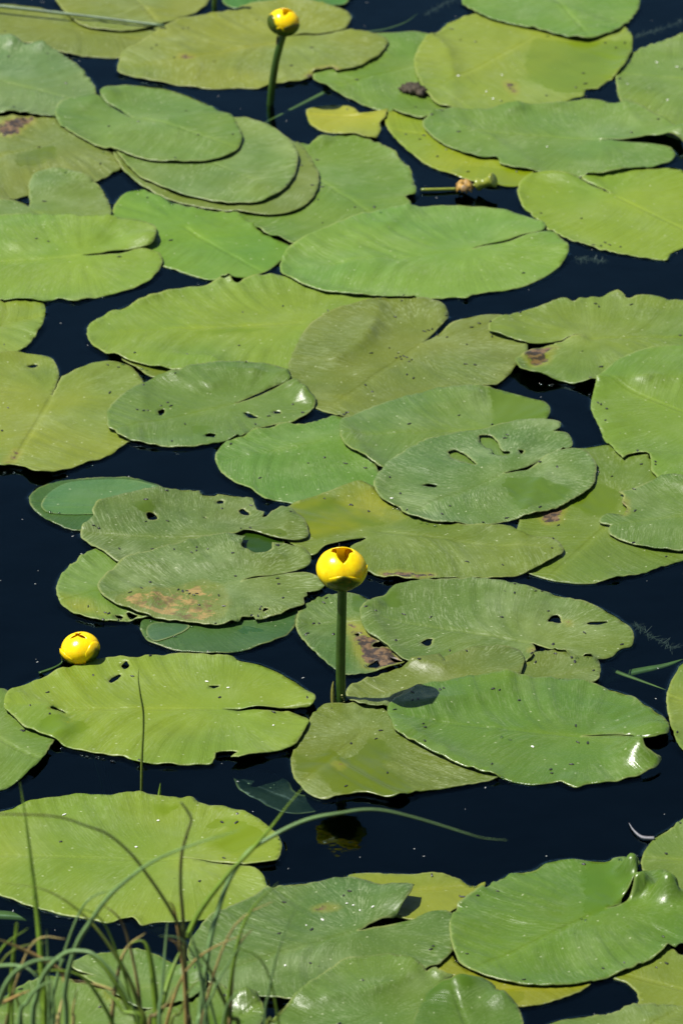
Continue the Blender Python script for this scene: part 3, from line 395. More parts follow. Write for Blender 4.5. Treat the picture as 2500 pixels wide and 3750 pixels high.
     'label':'dusty chewed pad left of the tall flower, ragged holes along its far rim','holes':[[(-1951,-87),(-1874,-78),(-1864,-184),(-1937,-184)],[(-1040,-15),(-986,44),(-918,-73),(-984,-87)],[(-1254,229),(-1188,239),(-1197,170),(-1253,170)],[(-1382,-169),(-1356,-169),(-1360,-198)]],'wet':[[(-2110,83),(-1913,131),(-1885,-63),(-2016,-111),(-2084,-39)],[(-846,-591),(-716,-496),(-519,-591),(-627,-663)],[(-998,-591),(-691,-734),(-689,-923),(-796,-1064),(-1013,-1017)]],'lifts':[(-2552,-421,86,50)]},
    {'id':45,'lv':3,'o':[(174,-2261),(202,-2172),(256,-2031),(288,-1952),(406,-1875),(492,-1737),(643,-1622),(859,-1553),(1181,-1521),(1503,-1553),(1715,-1622),(1968,-1760),(2262,-1920),(2450,-2034),(2653,-2261),(2791,-2486),(2832,-2665),(2795,-2865),(2720,-2909),(2676,-2953),(2597,-3086),(2468,-3160),(2259,-3173),(2094,-3086),(2033,-3042),(1963,-2940),(1830,-2834,1),(1868,-2953),(1844,-3064),(1797,-3239),(1457,-3457),(1041,-3457),(606,-3230),(482,-3042),(420,-2909),(274,-2732),(201,-2531)],'p':(1829,-2843),'t':(233,-2261),'col':(122,144,78),'dust':0.6,
     'label':'large flecked pad right of the tall stalk with two black holes near its far end','holes':[[(2010,-2329),(2048,-2252),(2122,-2261),(2128,-2396),(2065,-2387),(2023,-2396)],[(2389,-2405),(2437,-2365),(2589,-2365),(2519,-2428),(2434,-2441)],[(757,-2798),(832,-2718),(885,-2718),(862,-2843),(809,-2865)]],'wet':[[(406,-1875),(503,-1760),(576,-1943),(564,-2103),(426,-2049)]],'brown':[[(2183,-2351),(2214,-2374),(2201,-2441)],[(1826,-2953),(1910,-2953),(1927,-3072),(1843,-3072)]],'lifts':[(319,-2068,75,60)]},
    {'id':41,'lv':3,'o':[(-3183,-4123),(-3166,-3931),(-3063,-3738),(-2846,-3501),(-2644,-3348),(-2441,-3217),(-2192,-3151),(-2130,-3130),(-2024,-3173),(-1776,-3086),(-1505,-3050),(-1273,-3086),(-1064,-3099),(-979,-3173),(-769,-3261),(-558,-3457),(-390,-3676),(-264,-3907),(-247,-4010),(-284,-4123),(-449,-4139),(-655,-4145),(-964,-4123),(-1132,-4123,1),(-963,-4170),(-756,-4238),(-572,-4187),(-469,-4187),(-345,-4314),(-307,-4440),(-343,-4608),(-443,-4879),(-645,-5003),(-957,-5147,1),(-1028,-5139,1),(-965,-5036,1),(-1071,-5003),(-1172,-5044,1),(-1174,-5127,1),(-1213,-5209,1),(-1451,-5221),(-1715,-5209),(-1877,-5188),(-1960,-5114),(-2043,-5065),(-2207,-5024),(-2412,-4962),(-2641,-4837),(-2831,-4692),(-2981,-4545),(-3093,-4356),(-3171,-4229)],'p':(-1132,-4123),'t':(-3183,-4123),'col':(148,172,70),'dust':0.3,
     'label':'large bright yellow-green pad in front of the low flower, thin blade across it','holes':[[(-2742,-4187),(-2682,-4136),(-2597,-4208),(-2625,-4263),(-2729,-4229)],[(-2219,-3566),(-2120,-3435),(-2107,-3501),(-2197,-3609)],[(-2104,-3283),(-2065,-3217),(-2036,-3327),(-2071,-3340)],[(-1261,-3665),(-1168,-3665),(-1208,-3717)]],'wet':[[(-2859,-4524),(-2804,-4398),(-2685,-4314),(-2393,-4419),(-2348,-4524),(-2486,-4650),(-2583,-4754),(-2747,-4733)]],'lifts':[(-346,-4008,172,60)],'ruf':1.2},
    {'id':63,'lv':3,'o':[(-1692,-9546),(-1479,-9458),(-1257,-9316),(-1072,-9138),(-918,-9319),(-863,-9225),(-788,-9231),(-710,-9394),(-671,-9531),(-687,-9774),(-866,-10259),(-1416,-10430),(-1709,-9913)],'p':(-1244,-9913),'t':(-728,-9493),'col':(120,146,76),'dust':0.4,
     'label':'pad at the bottom edge with a glossy crumpled tip, right of the grass','wet':[[(-1194,-9599),(-1064,-9564),(-876,-9635),(-855,-9774),(-1191,-9774)]],'lifts':[(-841,-9381,107,120)],'gloss':0.6},
    {'id':59,'lv':3,'o':[(-488,-9493),(-283,-9174),(0,-8742),(190,-8670),(419,-8606),(570,-8732),(664,-8809),(739,-8898,1),(778,-8842),(807,-8815),(834,-8908),(890,-8929),(966,-8954),(851,-9069),(749,-9564),(649,-10087),(0,-10430),(-462,-10259),(-615,-9844)],'p':(281,-9564),'t':(-464,-10087),'col':(116,146,82),'dust':0.6,
     'label':'pale dusty pad at the bottom edge beside a darker one with a curved back','lifts':[(608,-8761,150,80),(853,-8894,86,70)],'gloss':0.4},
    {'id':6,'lv':4,'o':[(-1253,10045),(-1062,9980),(-805,9723),(-625,9403),(-521,9022),(-499,8646),(-553,8212),(-686,7844),(-904,7570),(-1149,7528),(-1396,7600),(-1770,7813),(-2099,8089),(-2304,8305),(-2464,8646),(-2574,8928),(-2691,9403),(-2456,9916),(-1956,10175)],'p':(-2347,9658),'t':(-711,7905),'col':(136,160,98),'dust':0.6,
     'label':'middle one of the three stacked pads','und':0.5},
    {'id':16,'lv':4,'o':[(1480,13717),(1594,13433),(1800,13151),(2112,12940),(2372,12800),(2629,12602),(2938,12447),(3153,12566),(3403,12870),(3584,13362),(3654,13717),(3613,14583),(3130,15319),(2454,15468),(1898,15023),(1531,14292)],'p':(2570,14004),'t':(2969,12557),'col':(126,164,84),'dust':0.4,
     'label':'smooth pad cut by the top edge right of centre','lifts':[(2889,12541,258,30)]},
    {'id':18,'lv':4,'o':[(942,9787),(965,9980),(1069,10175),(1276,10338),(1581,10305),(2043,10403),(2428,10469),(2663,10600),(2947,10646),(3225,10554),(3449,10436),(3689,10110),(3877,9813),(4055,9416),(4131,9418),(4019,9233),(3777,9393),(3583,9508),(3277,9428),(2988,9454,1),(3275,9371),(3523,9306),(3671,9269),(3795,9212),(3841,9022),(3751,8834),(3568,8677),(3236,8490),(2933,8397),(2610,8397),(2240,8490),(1945,8615),(1811,8740,1),(1796,8865),(1727,8909),(1577,8909),(1355,9086),(1133,9339),(1011,9594)],'p':(2988,9447),'t':(951,9851),'col':(128,160,92),'dust':0.45,
     'label':'wide green pad at upper right split by a dark open notch','lifts':[(3931,9460,236,160)],'und':0.8},
    {'id':11,'lv':4,'o':[(-3832,7179),(-3591,7239),(-3224,7239),(-2855,7179),(-2585,7149),(-2313,7059),(-2114,6931),(-2053,6695),(-2097,6417),(-2241,6360),(-2459,6333),(-2673,6250),(-2887,6174,1),(-2695,6186),(-2456,6243),(-2290,6341),(-2144,6305),(-2021,6232),(-1973,6058),(-1992,5884),(-2098,5568),(-2259,5374),(-2538,5192),(-2771,5079),(-2911,5011),(-3032,5084),(-3150,5062),(-3240,4966),(-3478,4977),(-3716,5000),(-4083,5198),(-4421,5654),(-4509,6291),(-4303,6880)],'p':(-2887,6174),'t':(-4467,6000),'col':(146,176,82),'dust':0.4,
     'label':'pad at the left edge with one lobe overlapping the other','lifts':[(-2151,6575,194,120)],'und':0.8},
    {'id':29,'lv':4,'o':[(3653,3815),(3375,3760),(3136,3625),(2891,3329),(2716,3008),(2633,2638),(2609,2324),(2654,2013),(2727,1603),(2807,1349),(2888,1147,1),(2982,1248),(3137,1223),(3176,997),(3162,797),(3325,500),(3652,402),(4020,997),(4406,1756),(4526,2533),(4282,3382),(3954,3706)],'p':(3856,2013),'t':(2764,3061),'col':(130,162,76),'dust':0.35,
     'label':'large ribbed green pad at the right edge below the wavy-rimmed one','und':1.4},
    {'id':37,'lv':4,'o':[(-2393,-1731),(-2357,-1547),(-2176,-1198),(-1882,-931),(-1560,-775),(-1236,-675),(-953,-671,1),(-984,-799),(-988,-940),(-905,-1025),(-764,-1034),(-689,-917,1),(-691,-775,1),(-495,-822),(-364,-917),(-299,-1058),(-319,-1198),(-427,-1315),(-684,-1417),(-834,-1454),(-983,-1556,1),(-791,-1482),(-598,-1413),(-404,-1408),(-254,-1478),(-146,-1685,1),(-231,-1800),(-338,-1809,1),(-333,-1892,1),(-369,-1937,1),(-362,-2097,1),(-463,-2210),(-611,-2323),(-832,-2404,1),(-854,-2332,1),(-971,-2346,1),(-991,-2422,1),(-1222,-2516),(-1456,-2458),(-1839,-2368),(-2012,-2255),(-2143,-2142),(-2276,-2006),(-2356,-1869)],'p':(-983,-1552),'t':(-2343,-1915),'col':(120,142,84),'dust':0.8,
     'label':'brown-scarred dusty pad left of the tall flower, lying on the chewed one','holes':[[(-761,-2187),(-718,-2187),(-722,-2242),(-756,-2242)]],'brown':[[(-2191,-2006),(-1984,-1800),(-1645,-1685),(-1370,-1524),(-1174,-1685),(-1124,-2097),(-1286,-2458),(-1584,-2413),(-1969,-2278)]],'tan':1.0},
    {'id':46,'lv':4,'o':[(52,-3776),(166,-3625),(416,-3430),(626,-3299),(941,-3146,1),(1001,-3321,1),(983,-3190,1),(1258,-3001),(1510,-2992),(1677,-3014),(1736,-3168),(1749,-3299),(1705,-3539,1),(1574,-3776),(1031,-4033),(576,-4140),(247,-4140),(82,-4033)],'p':(1080,-3604),'t':(83,-3905),'col':(122,138,74),'dust':0.6,
     'label':'olive pad right of the stalk foot, its rounded lobe on the flecked pad'},
    {'id':61,'lv':4,'o':[(-2354,-8739),(-2227,-8593),(-2000,-8520),(-1771,-8520),(-1617,-8575),(-1500,-8685),(-1364,-8772),(-1230,-8810),(-1169,-9001),(-1176,-9153),(-1257,-9331),(-1442,-9455),(-1666,-9490),(-1819,-9402),(-2012,-9260),(-2210,-9009,1),(-2270,-8938,1),(-2136,-8956,1),(-2330,-8865)],'p':(-1827,-9153),'t':(-1262,-9081),'col':(114,146,76),'dust':0.4,
     'label':'pad behind the grass at lower left with a curled right rim','lifts':[(-1363,-8819,86,70),(-1227,-8934,75,60)]},
    {'id':54,'lv':4,'o':[(950,-8228),(972,-8025),(1044,-7783),(1165,-7575),(1324,-7402),(1484,-7230),(1564,-7173),(1662,-7154),(1742,-7115),(1863,-6981),(2062,-6923),(2197,-6961),(2413,-6961),(2445,-6915),(2554,-6892),(2609,-6962),(2643,-6868,1),(2676,-7001),(2622,-7475),(2538,-7655),(2418,-7761),(2348,-7817,1),(2478,-7724),(2502,-7611),(2581,-7523),(2731,-7269),(2873,-7185),(2964,-7308),(3000,-7677),(3106,-7565),(3289,-7761),(3306,-8134),(3140,-8355),(2997,-8447),(2919,-8546,1),(2863,-8520),(2762,-8648),(2564,-8811),(2329,-8973),(2117,-9063),(1888,-9124),(1605,-9110),(1399,-9045),(1213,-8938),(1064,-8793),(973,-8539)],'p':(2329,-7828),'t':(1177,-8811),'col':(114,149,68),'dust':0.35,
     'label':'big glossy green pad at lower right with two curled-up lobes','wet':[[(2167,-7000),(2412,-6981),(2446,-7108),(2567,-7409),(2420,-7724),(2277,-7911),(2122,-7929),(2159,-7723),(2152,-7383)]],'lifts':[(2593,-7247,107,240),(2687,-7522,133,240),(2896,-7609,133,240),(1155,-8032,258,40)],'gloss':0.5,'und':1.2},
    {'id':60,'lv':4,'o':[(695,-9410),(772,-9248),(904,-9195),(1074,-9157),(1227,-9114),(1320,-9166),(1345,-9294),(1427,-9382),(1519,-9495),(1558,-9767),(1479,-10273),(922,-10444),(594,-10101),(617,-9684)],'p':(1117,-9928),'t':(908,-9045),'col':(102,136,66),'dust':0.3,
     'label':'dark pad with an arched back rim at the bottom edge','wet':[[(695,-9410),(772,-9248),(904,-9195),(1074,-9157),(1208,-9130),(1128,-9309),(846,-9352)]],'lifts':[(1019,-9132,236,140),(1390,-9385,129,80)],'gloss':0.5},
    {'id':5,'lv':5,'o':[(-2844,10795),(-2799,10975),(-2649,11073),(-2366,11075),(-2027,10955),(-1712,10678),(-1450,10349),(-1264,9959),(-1169,9573),(-1148,9318),(-1198,9033),(-1320,8844),(-1568,8719),(-1916,8688),(-2217,8738),(-2523,8907),(-2862,9255),(-3127,9573),(-3263,9798),(-3339,10089),(-3333,10349),(-3272,10579),(-3148,10691),(-2917,10697),(-2807,10633),(-2759,10563),(-2597,10317),(-2432,10115,1),(-2626,10427),(-2787,10630)],'p':(-2426,10089),'t':(-1199,9065),'col':(126,157,90),'dust':0.4,
     'label':'uppermost of the three stacked pads, notch at its top left','lifts':[(-2742,10825,172,70)],'und':0.6},
    {'id':35,'lv':5,'o':[(3481,611),(3287,636),(3105,537),(2943,389),(2808,340,1),(2859,242,1),(2830,96,1),(2881,-1,1),(2841,-156,1),(2722,-123),(2621,-171),(2583,-291),(2625,-339,1),(2701,-363,1),(2672,-531),(2743,-650),(2932,-792),(3145,-887),(3398,-934),(3797,-863),(4153,-387),(4084,242),(3770,537)],'p':(3733,-98),'t':(2689,-387),'col':(112,142,78),'dust':0.55,
     'label':'torn green pad at the right edge lying on the wide olive one','brown':[[(2817,291),(2883,47),(2852,-147),(2817,47)]]},
    {'id':30,'lv':5,'o':[(326,532),(356,730),(469,1029),(628,1280),(901,1559),(1174,1712),(1447,1789),(1631,1917),(1860,2020),(2155,2036),(2278,1969),(2269,1851,1),(2191,1738,1),(2336,1697),(2383,1559),(2371,1407),(2289,1331),(2187,1275,1),(2012,1054),(1897,944),(1659,794,1),(1782,829),(1917,889),(2104,1154),(2242,1255),(2421,1255),(2531,1180),(2601,979),(2598,730),(2548,483),(2406,237),(2200,18),(1975,-127),(1709,-224),(1423,-306),(1094,-335),(876,-306),(701,-223),(615,-120),(590,58,1),(528,76,1),(441,165),(365,335)],'p':(1659,794),'t':(604,-127),'col':(114,144,92),'dust':0.8,
     'label':'dusty pad right of centre with oval holes and a tattered lobe','holes':[[(1099,1280),(1189,1321),(1277,1205),(1380,979),(1273,1004),(1142,1154)],[(1425,1636),(1534,1646),(1609,1508),(1649,1306),(1727,1270),(1713,1169),(1568,1205),(1548,1306),(1461,1407)],[(821,566),(899,606),(976,571),(898,507)],[(1817,1290),(1874,1311),(1838,1230)]],'wet':[[(1656,680),(2000,680),(2171,483),(2358,433),(2272,188),(1981,42),(1802,-55),(1723,286)]],'lifts':[(616,7,129,-10)]},
    {'id':49,'lv':5,'o':[(431,-4262),(463,-4113),(579,-3900),(725,-3750),(933,-3663),(1246,-3577),(1538,-3547),(1765,-3599),(2035,-3599),(2283,-3642),(2487,-3728),(2689,-3836),(2885,-4071),(3019,-4273),(3075,-4537),(3058,-4678),(2932,-4763),(2751,-4731),(2632,-4661),(2244,-4670,1),(2367,-4649),(2551,-4642),(2732,-4698),(2810,-5137),(2889,-5182),(2967,-5189),(2936,-5290),(2863,-5363),(2718,-5455),(2412,-5546),(2271,-5566),(2188,-5635),(2108,-5607),(2011,-5526),(1768,-5566),(1449,-5465),(1210,-5343),(1091,-5261),(872,-5056),(671,-4849),(510,-4640),(461,-4431)],'p':(2244,-4674),'t':(431,-4283),'col':(114,148,74),'dust':0.3,
     'label':"big green pad with a glossy curled lobe, holding the tall flower's shadow",'lifts':[(2773,-5057,215,200),(2961,-4586,194,90)],'gloss':0.75,'und':1.3},
]
FOLDS = [(40, [(-3034, 62), (-3020, 233), (-2940, 429), (-2792, 586), (-2485, 675), (-2150, 636), (-1841, 448), (-1912, 96), (-2214, -88), (-2500, -88), (-2785, -98), (-2963, -49)], 0.0006, (92, 138, 82)), (39, [(-1891, -2617), (-1878, -2482), (-1796, -2401), (-1627, -2383), (-1477, -2460), (-1516, -2572), (-1619, -2683), (-1784, -2804), (-1849, -2750)], 0.0008, (84, 122, 84))]
FLECKS = [(-1819,10308),(-1659,9437),(-2708,9866),(-3491,9265),(-1518,11853),(-2002,11962),(-456,8648),(-218,8122),(-266,7755),(-329,8091),(-1899,6616),(-1919,12817),(-1026,13083),(1431,12525),(1614,12470),(1332,12873),(1219,12387),(3172,12387),(3405,12318),(3296,12215),(2876,11488),(2890,11166),(2769,11046),(2414,10800),(3363,9648),(3688,9983),(1360,9629),(1055,10080),(960,9609),(746,9616),(908,9481),(1103,8993),(1445,8555),(1342,8400),(2933,6587),(2979,6528),(2881,6498),(2795,6481),(2691,7241),(2243,7391),(2001,5771),(2978,7968),(-1070,4755),(-634,4912),(-1096,3893),(-2202,3622),(-1758,3085),(-596,3245),(-1822,2472),(-1889,2394),(-2135,2264),(-2067,2248),(-2022,2274),(-1786,2404),(-1628,2000),(-757,2181),(-509,2462),(-405,2238),(-1753,1574),(-830,740),(-1013,3357),(-2643,1009),(-3522,1799),(-3612,3926),(-2367,3341),(-2484,3384),(-172,198),(-1143,1503),(-1776,379),(581,3600),(627,3627),(662,3643),(697,3611),(638,3568),(719,3492),(747,3535),(605,3719),(577,4576),(652,4979),(1043,4996),(676,5081),(2001,5777),(1402,4366),(1342,3937),(1135,4118),(1319,3384),(1416,3357),(761,3090),(692,3181),(321,2772),(253,2931),(314,3697),(513,3844),(891,4266),(938,4288),(974,4310),(1131,4588),(1030,4173),(46,2248),(23,2196),(68,2264),(1936,4727),(2792,4878),(3148,4923),(2570,3719),(2752,3320),(3639,4134),(2769,2326),(2715,2404),(2682,2430),(3051,1301),(3072,1024),(3216,999),(3213,939),(2033,1024),(2759,760),(597,355),(275,-11),(99,111),(1714,1656),(1690,1579),(1614,4118),(2629,849),(2965,379),(1010,-93),(245,949),(-1366,-185),(-1749,-224),(-1206,57),(-511,-200),(-2486,-425),(-2431,-440),(-2210,-844),(-1664,-962),(-1437,-938),(-1328,-962),(-1489,-1032),(-1882,-1628),(-1964,-1766),(-1602,-1706),(-1558,-1739),(-1515,-1729),(-1492,-1798),(-1418,-1785),(-1449,-1821),(-1145,-2072),(-783,-2140),(-793,-2186),(-572,-1913),(-629,-1499),(-1077,-1079),(-1222,-2492),(-812,-2330),(-2475,-2086),(-2606,-2253),(-2584,-2276),(-2267,-2253),(-2147,-2344),(-2167,-2375),(-2315,-2375),(-1838,-3122),(-326,-4010),(-643,-4244),(-2979,-4581),(-2938,-4167),(-2745,-4337),(-432,-3602),(-2368,-3481),(-80,-2635),(-271,-2411),(-218,-2411),(-333,-2635),(-344,-2680),(-647,-844),(-1391,-2027),(-1884,-844),(-1993,-3494),(-1877,-5169),(-177,-1995),(1558,-2321),(1242,-1136),(1597,-1210),(275,-30),(1010,-88),(2111,-678),(2093,-891),(605,-2222),(1511,-2968),(526,-2813),(870,-2276),(1904,-1775),(1967,-1785),(1704,-1647),(2019,-2177),(2353,-2599),(2039,-2840),(2702,-2840),(2664,-2990),(973,-3817),(1427,-3852),(1499,-3852),(721,-4074),(670,-4082),(672,-3903),(768,-4476),(2210,-4769),(2301,-4781),(2200,-4476),(741,-3298),(1859,-3254),(2234,-3276),(2205,-3210),(3226,-1000),(503,-4244),(88,115),(1424,-248),(2134,-5182),(3144,-4623),(368,-4572),(659,-103),(1938,-5284),(-951,-6157),(-1088,-6256),(-1056,-6936),(-2543,-6610),(-1409,-6532),(-1975,-9240),(-1977,-9435),(-1276,-8900),(-1762,-9418),(-357,-5656),(-509,-7722),(-2408,-7916),(-2779,-9169),(-1718,-8065),(1390,-7503),(2826,-8317),(2467,-8730),(1580,-9026),(2176,-7017),(2834,-8719),(2745,-8784),(3086,-6296),(2930,-6824),(19,-7628),(803,-8464),(783,-8519),(1125,-7628),(1057,-7601),(1086,-7616),(2134,-5188),(1946,-5352),(2278,-8828),(423,-5393)]
WHITE_SPECKS = [(1956,11481),(1423,11360),(1737,10959),(3720,11785),(4055,11636),(3402,11079),(3880,10602),(2315,9290),(1723,10701),(-2552,-6157),(-1715,-6224),(-333,-8051),(-189,-8021),(-1829,-6707),(-433,-8748),(-1283,-3611),(-1095,-3705),(-635,-4413),(1790,-4839),(507,164),(164,-7778),(213,-7819),(87,-7740),(328,-7872)]
DROPS = [(-3705,10037),(-3353,13234),(-2291,12897),(-3229,11985),(-1912,7568),(-1937,7580),(-2294,7995),(-2741,9052),(-2918,10697),(-3140,8408),(2485,12639),(1117,12591),(3137,10612),(1584,8081),(818,8161),(2700,6517),(77,10678),(441,7278),(573,10219),(-2132,1473),(-1570,5491),(-2110,3272),(-2063,3256),(-2322,3406),(-2544,1054),(-3194,4986),(-2607,5138),(-3451,879),(-3350,869),(-2940,-45),(-1701,1321),(415,5014),(2185,2957),(2219,2947),(2098,2979),(2383,1432),(528,42),(2276,1917),(2613,2725),(-1849,-2385),(-1465,-2497),(-1618,-2698),(-2941,-40),(-2851,-74),(-2287,-5047),(-2369,-5023),(-2420,-5006),(-2205,-5068),(-2132,-5117),(-2609,-4869),(-2442,-435),(-627,-612),(539,37),(572,18),(810,-315),(853,-325),(940,-378),(2487,-3728),(2076,-3611),(1950,-2996),(1992,-3018),(1499,-4682),(1569,-4724),(230,-3272),(2257,-3220),(2361,-3211),(2507,-3732),(644,-1564),(-2276,-5054),(-2215,-5070),(-2122,-5124),(-2520,-7900),(-2495,-7907),(-2466,-7918),(-2407,-7944),(-2633,-7843),(-1979,-8045),(-1912,-8037),(-1670,-8075),(-2309,-7970),(-558,-6647),(2125,-7997),(2157,-8011),(1390,-9167),(1148,-7436),(1186,-7455),(1479,-5471),(1549,-5512),(2511,-6957),(2635,-7246),(989,-8699)]
GRASS = [[('green',30,[(-2388,-14060,700),(-2288,-14000,2560),(-2293,-13917,2863),(-2311,-13833,3302),(-2334,-13750,3563),(-2364,-13667,3862),(-2408,-13583,4275),(-2451,-13500,4572)]),('green',40,[(-2379,-14160,700),(-2274,-14100,2604),(-2260,-14200,2981),(-2256,-14300,3315)]),('teal',20,[(-2309,-14560,700),(-2100,-14500,2857),(-2085,-14578,3371),(-1991,-14656,3803),(-1868,-14733,4078),(-1730,-14811,4333),(-1562,-14889,4548),(-1396,-14967,4725),(-1199,-15044,4873),(-939,-15122,5020),(-745,-15200,5130)]),('teal',26,[(-2452,-14860,700),(-2625,-14800,3047),(-2549,-15040,3563),(-2429,-15280,3939),(-2266,-15520,4199),(-2107,-15760,4374),(-1999,-16000,4503)]),('teal',22,[(-2377,-14660,700),(-2342,-14600,2920),(-2296,-14650,3358),(-2214,-14700,3620),(-2068,-14750,3803),(-1935,-14800,3853),(-1835,-14850,3845),(-1706,-14900,3724),(-1593,-14950,3545),(-1513,-15000,3339)]),('green',26,[(-2169,-14060,700),(-1558,-14000,2541),(-1639,-13950,2825),(-1754,-13900,3049),(-1870,-13850,3195),(-1971,-13800,3242)]),('olive',18,[(-1350,-14060,700),(-1491,-14000,2541),(-1554,-13962,2852),(-1651,-13925,3123),(-1782,-13888,3354),(-1897,-13850,3506),(-1997,-13812,3600),(-2130,-13775,3694),(-2313,-13737,3769),(-2614,-13700,3795)]),('tan',18,[(-2105,-14200,3215),(-2116,-14280,3342),(-2257,-14360,3507),(-2414,-14440,3652),(-2571,-14520,3778),(-2695,-14600,3864)]),('dry',20,[(-2341,-14360,700),(-2178,-14300,2730),(-2153,-14200,2942),(-2131,-14100,3016)]),('dry',16,[(-2306,-14360,700),(-2062,-14300,2730),(-2047,-14300,3004),(-2010,-14300,3218)]),('tan',14,[(-2578,-14400,3145),(-2467,-14300,3150),(-2373,-14200,3137)]),('olive',20,[(-2428,-14260,700),(-2451,-14200,2667),(-2460,-14200,2981),(-2506,-14200,3137)]),('green',20,[(-2161,-14360,700),(-1579,-14300,2730),(-1678,-14200,2961),(-1780,-14100,3055),(-1883,-14000,3091)]),('teal',18,[(-2393,-14860,700),(-2428,-14800,3047),(-2349,-14867,3455),(-2243,-14933,3630),(-2124,-15000,3728)]),('teal',14,[(-2352,-14460,700),(-2230,-14400,2794),(-2214,-14500,3516),(-2211,-14600,3922)]),('teal',20,[(-2313,-14960,700),(-2176,-14900,3110),(-2150,-14950,3411),(-2164,-15000,3747)]),('dry',12,[(-1737,-14300,3199),(-1885,-14300,3257),(-2050,-14300,3286)]),('teal',14,[(-2576,-15000,3842),(-2441,-15067,3893),(-2324,-15133,3905),(-2242,-15200,3852)])],[('green',30,[(-1324,-14060,700),(-1407,-14000,2541),(-1427,-13980,2902),(-1449,-13960,3164),(-1480,-13940,3347),(-1530,-13920,3409),(-1631,-13900,3366)]),('green',34,[(-1332,-14060,700),(-1432,-14000,2541),(-1390,-13875,2778),(-1341,-13750,2917),(-1275,-13625,3057),(-1219,-13500,3118)]),('teal',16,[(-1304,-14560,700),(-1380,-14500,2857),(-1360,-14400,3261),(-1334,-14300,3586),(-1317,-14200,3756)]),('brown',26,[(-1258,-13960,700),(-1178,-13900,2477),(-1186,-13878,2740),(-1195,-13856,3022),(-1203,-13833,3302),(-1214,-13811,3580),(-1228,-13789,3818),(-1217,-13767,4075),(-1174,-13744,4254),(-1143,-13722,4375),(-1218,-13700,4505)]),('brown',18,[(-1205,-13900,3420),(-1274,-14012,3682),(-1366,-14125,3942),(-1474,-14237,4200),(-1582,-14350,4437),(-1737,-14462,4663),(-1892,-14575,4804),(-2127,-14688,4953),(-2522,-14800,5037)]),('green',22,[(-1183,-13800,3359),(-1116,-13762,3512),(-1031,-13725,3645),(-914,-13688,3797),(-813,-13650,3910),(-697,-13612,4019),(-529,-13575,4223),(-396,-13537,4402),(-271,-13500,4543)]),('olive',20,[(-1146,-14060,700),(-811,-14000,2541),(-851,-14000,2777),(-949,-14000,3052),(-1046,-14000,3286),(-1169,-14000,3481)]),('teal',20,[(-1236,-14060,700),(-1113,-14000,2541),(-1087,-13933,2775),(-1042,-13867,3126),(-999,-13800,3379),(-949,-13733,3553),(-881,-13667,3746),(-798,-13600,3881),(-698,-13533,3986),(-531,-13467,4069),(-364,-13400,4131),(-197,-13333,4159),(0,-13267,4160),(168,-13200,4150),(336,-13133,4102),(556,-13067,4005),(760,-13000,3898),(965,-12933,3785),(1103,-12867,3703),(1292,-12800,3645)]),('dry',18,[(-1337,-14260,700),(-1466,-14200,2667),(-1411,-14233,2943),(-1325,-14267,3062),(-1272,-14300,3238)]),('olive',14,[(-1292,-14260,700),(-1316,-14200,2667),(-1231,-14133,2900),(-1164,-14067,3054),(-1014,-14000,3208)]),('teal',12,[(-1207,-14560,700),(-1057,-14500,2857),(-969,-14500,3304),(-835,-14500,3593),(-702,-14500,3823)])],[('teal',10,[(-555,-14560,700),(-585,-14500,2857),(-548,-14575,3350),(-488,-14650,3704),(-404,-14725,4035),(-329,-14800,4241)]),('olive',22,[(-553,-14360,700),(-571,-14300,2730),(-512,-14300,2926),(-378,-14300,3092)])]]
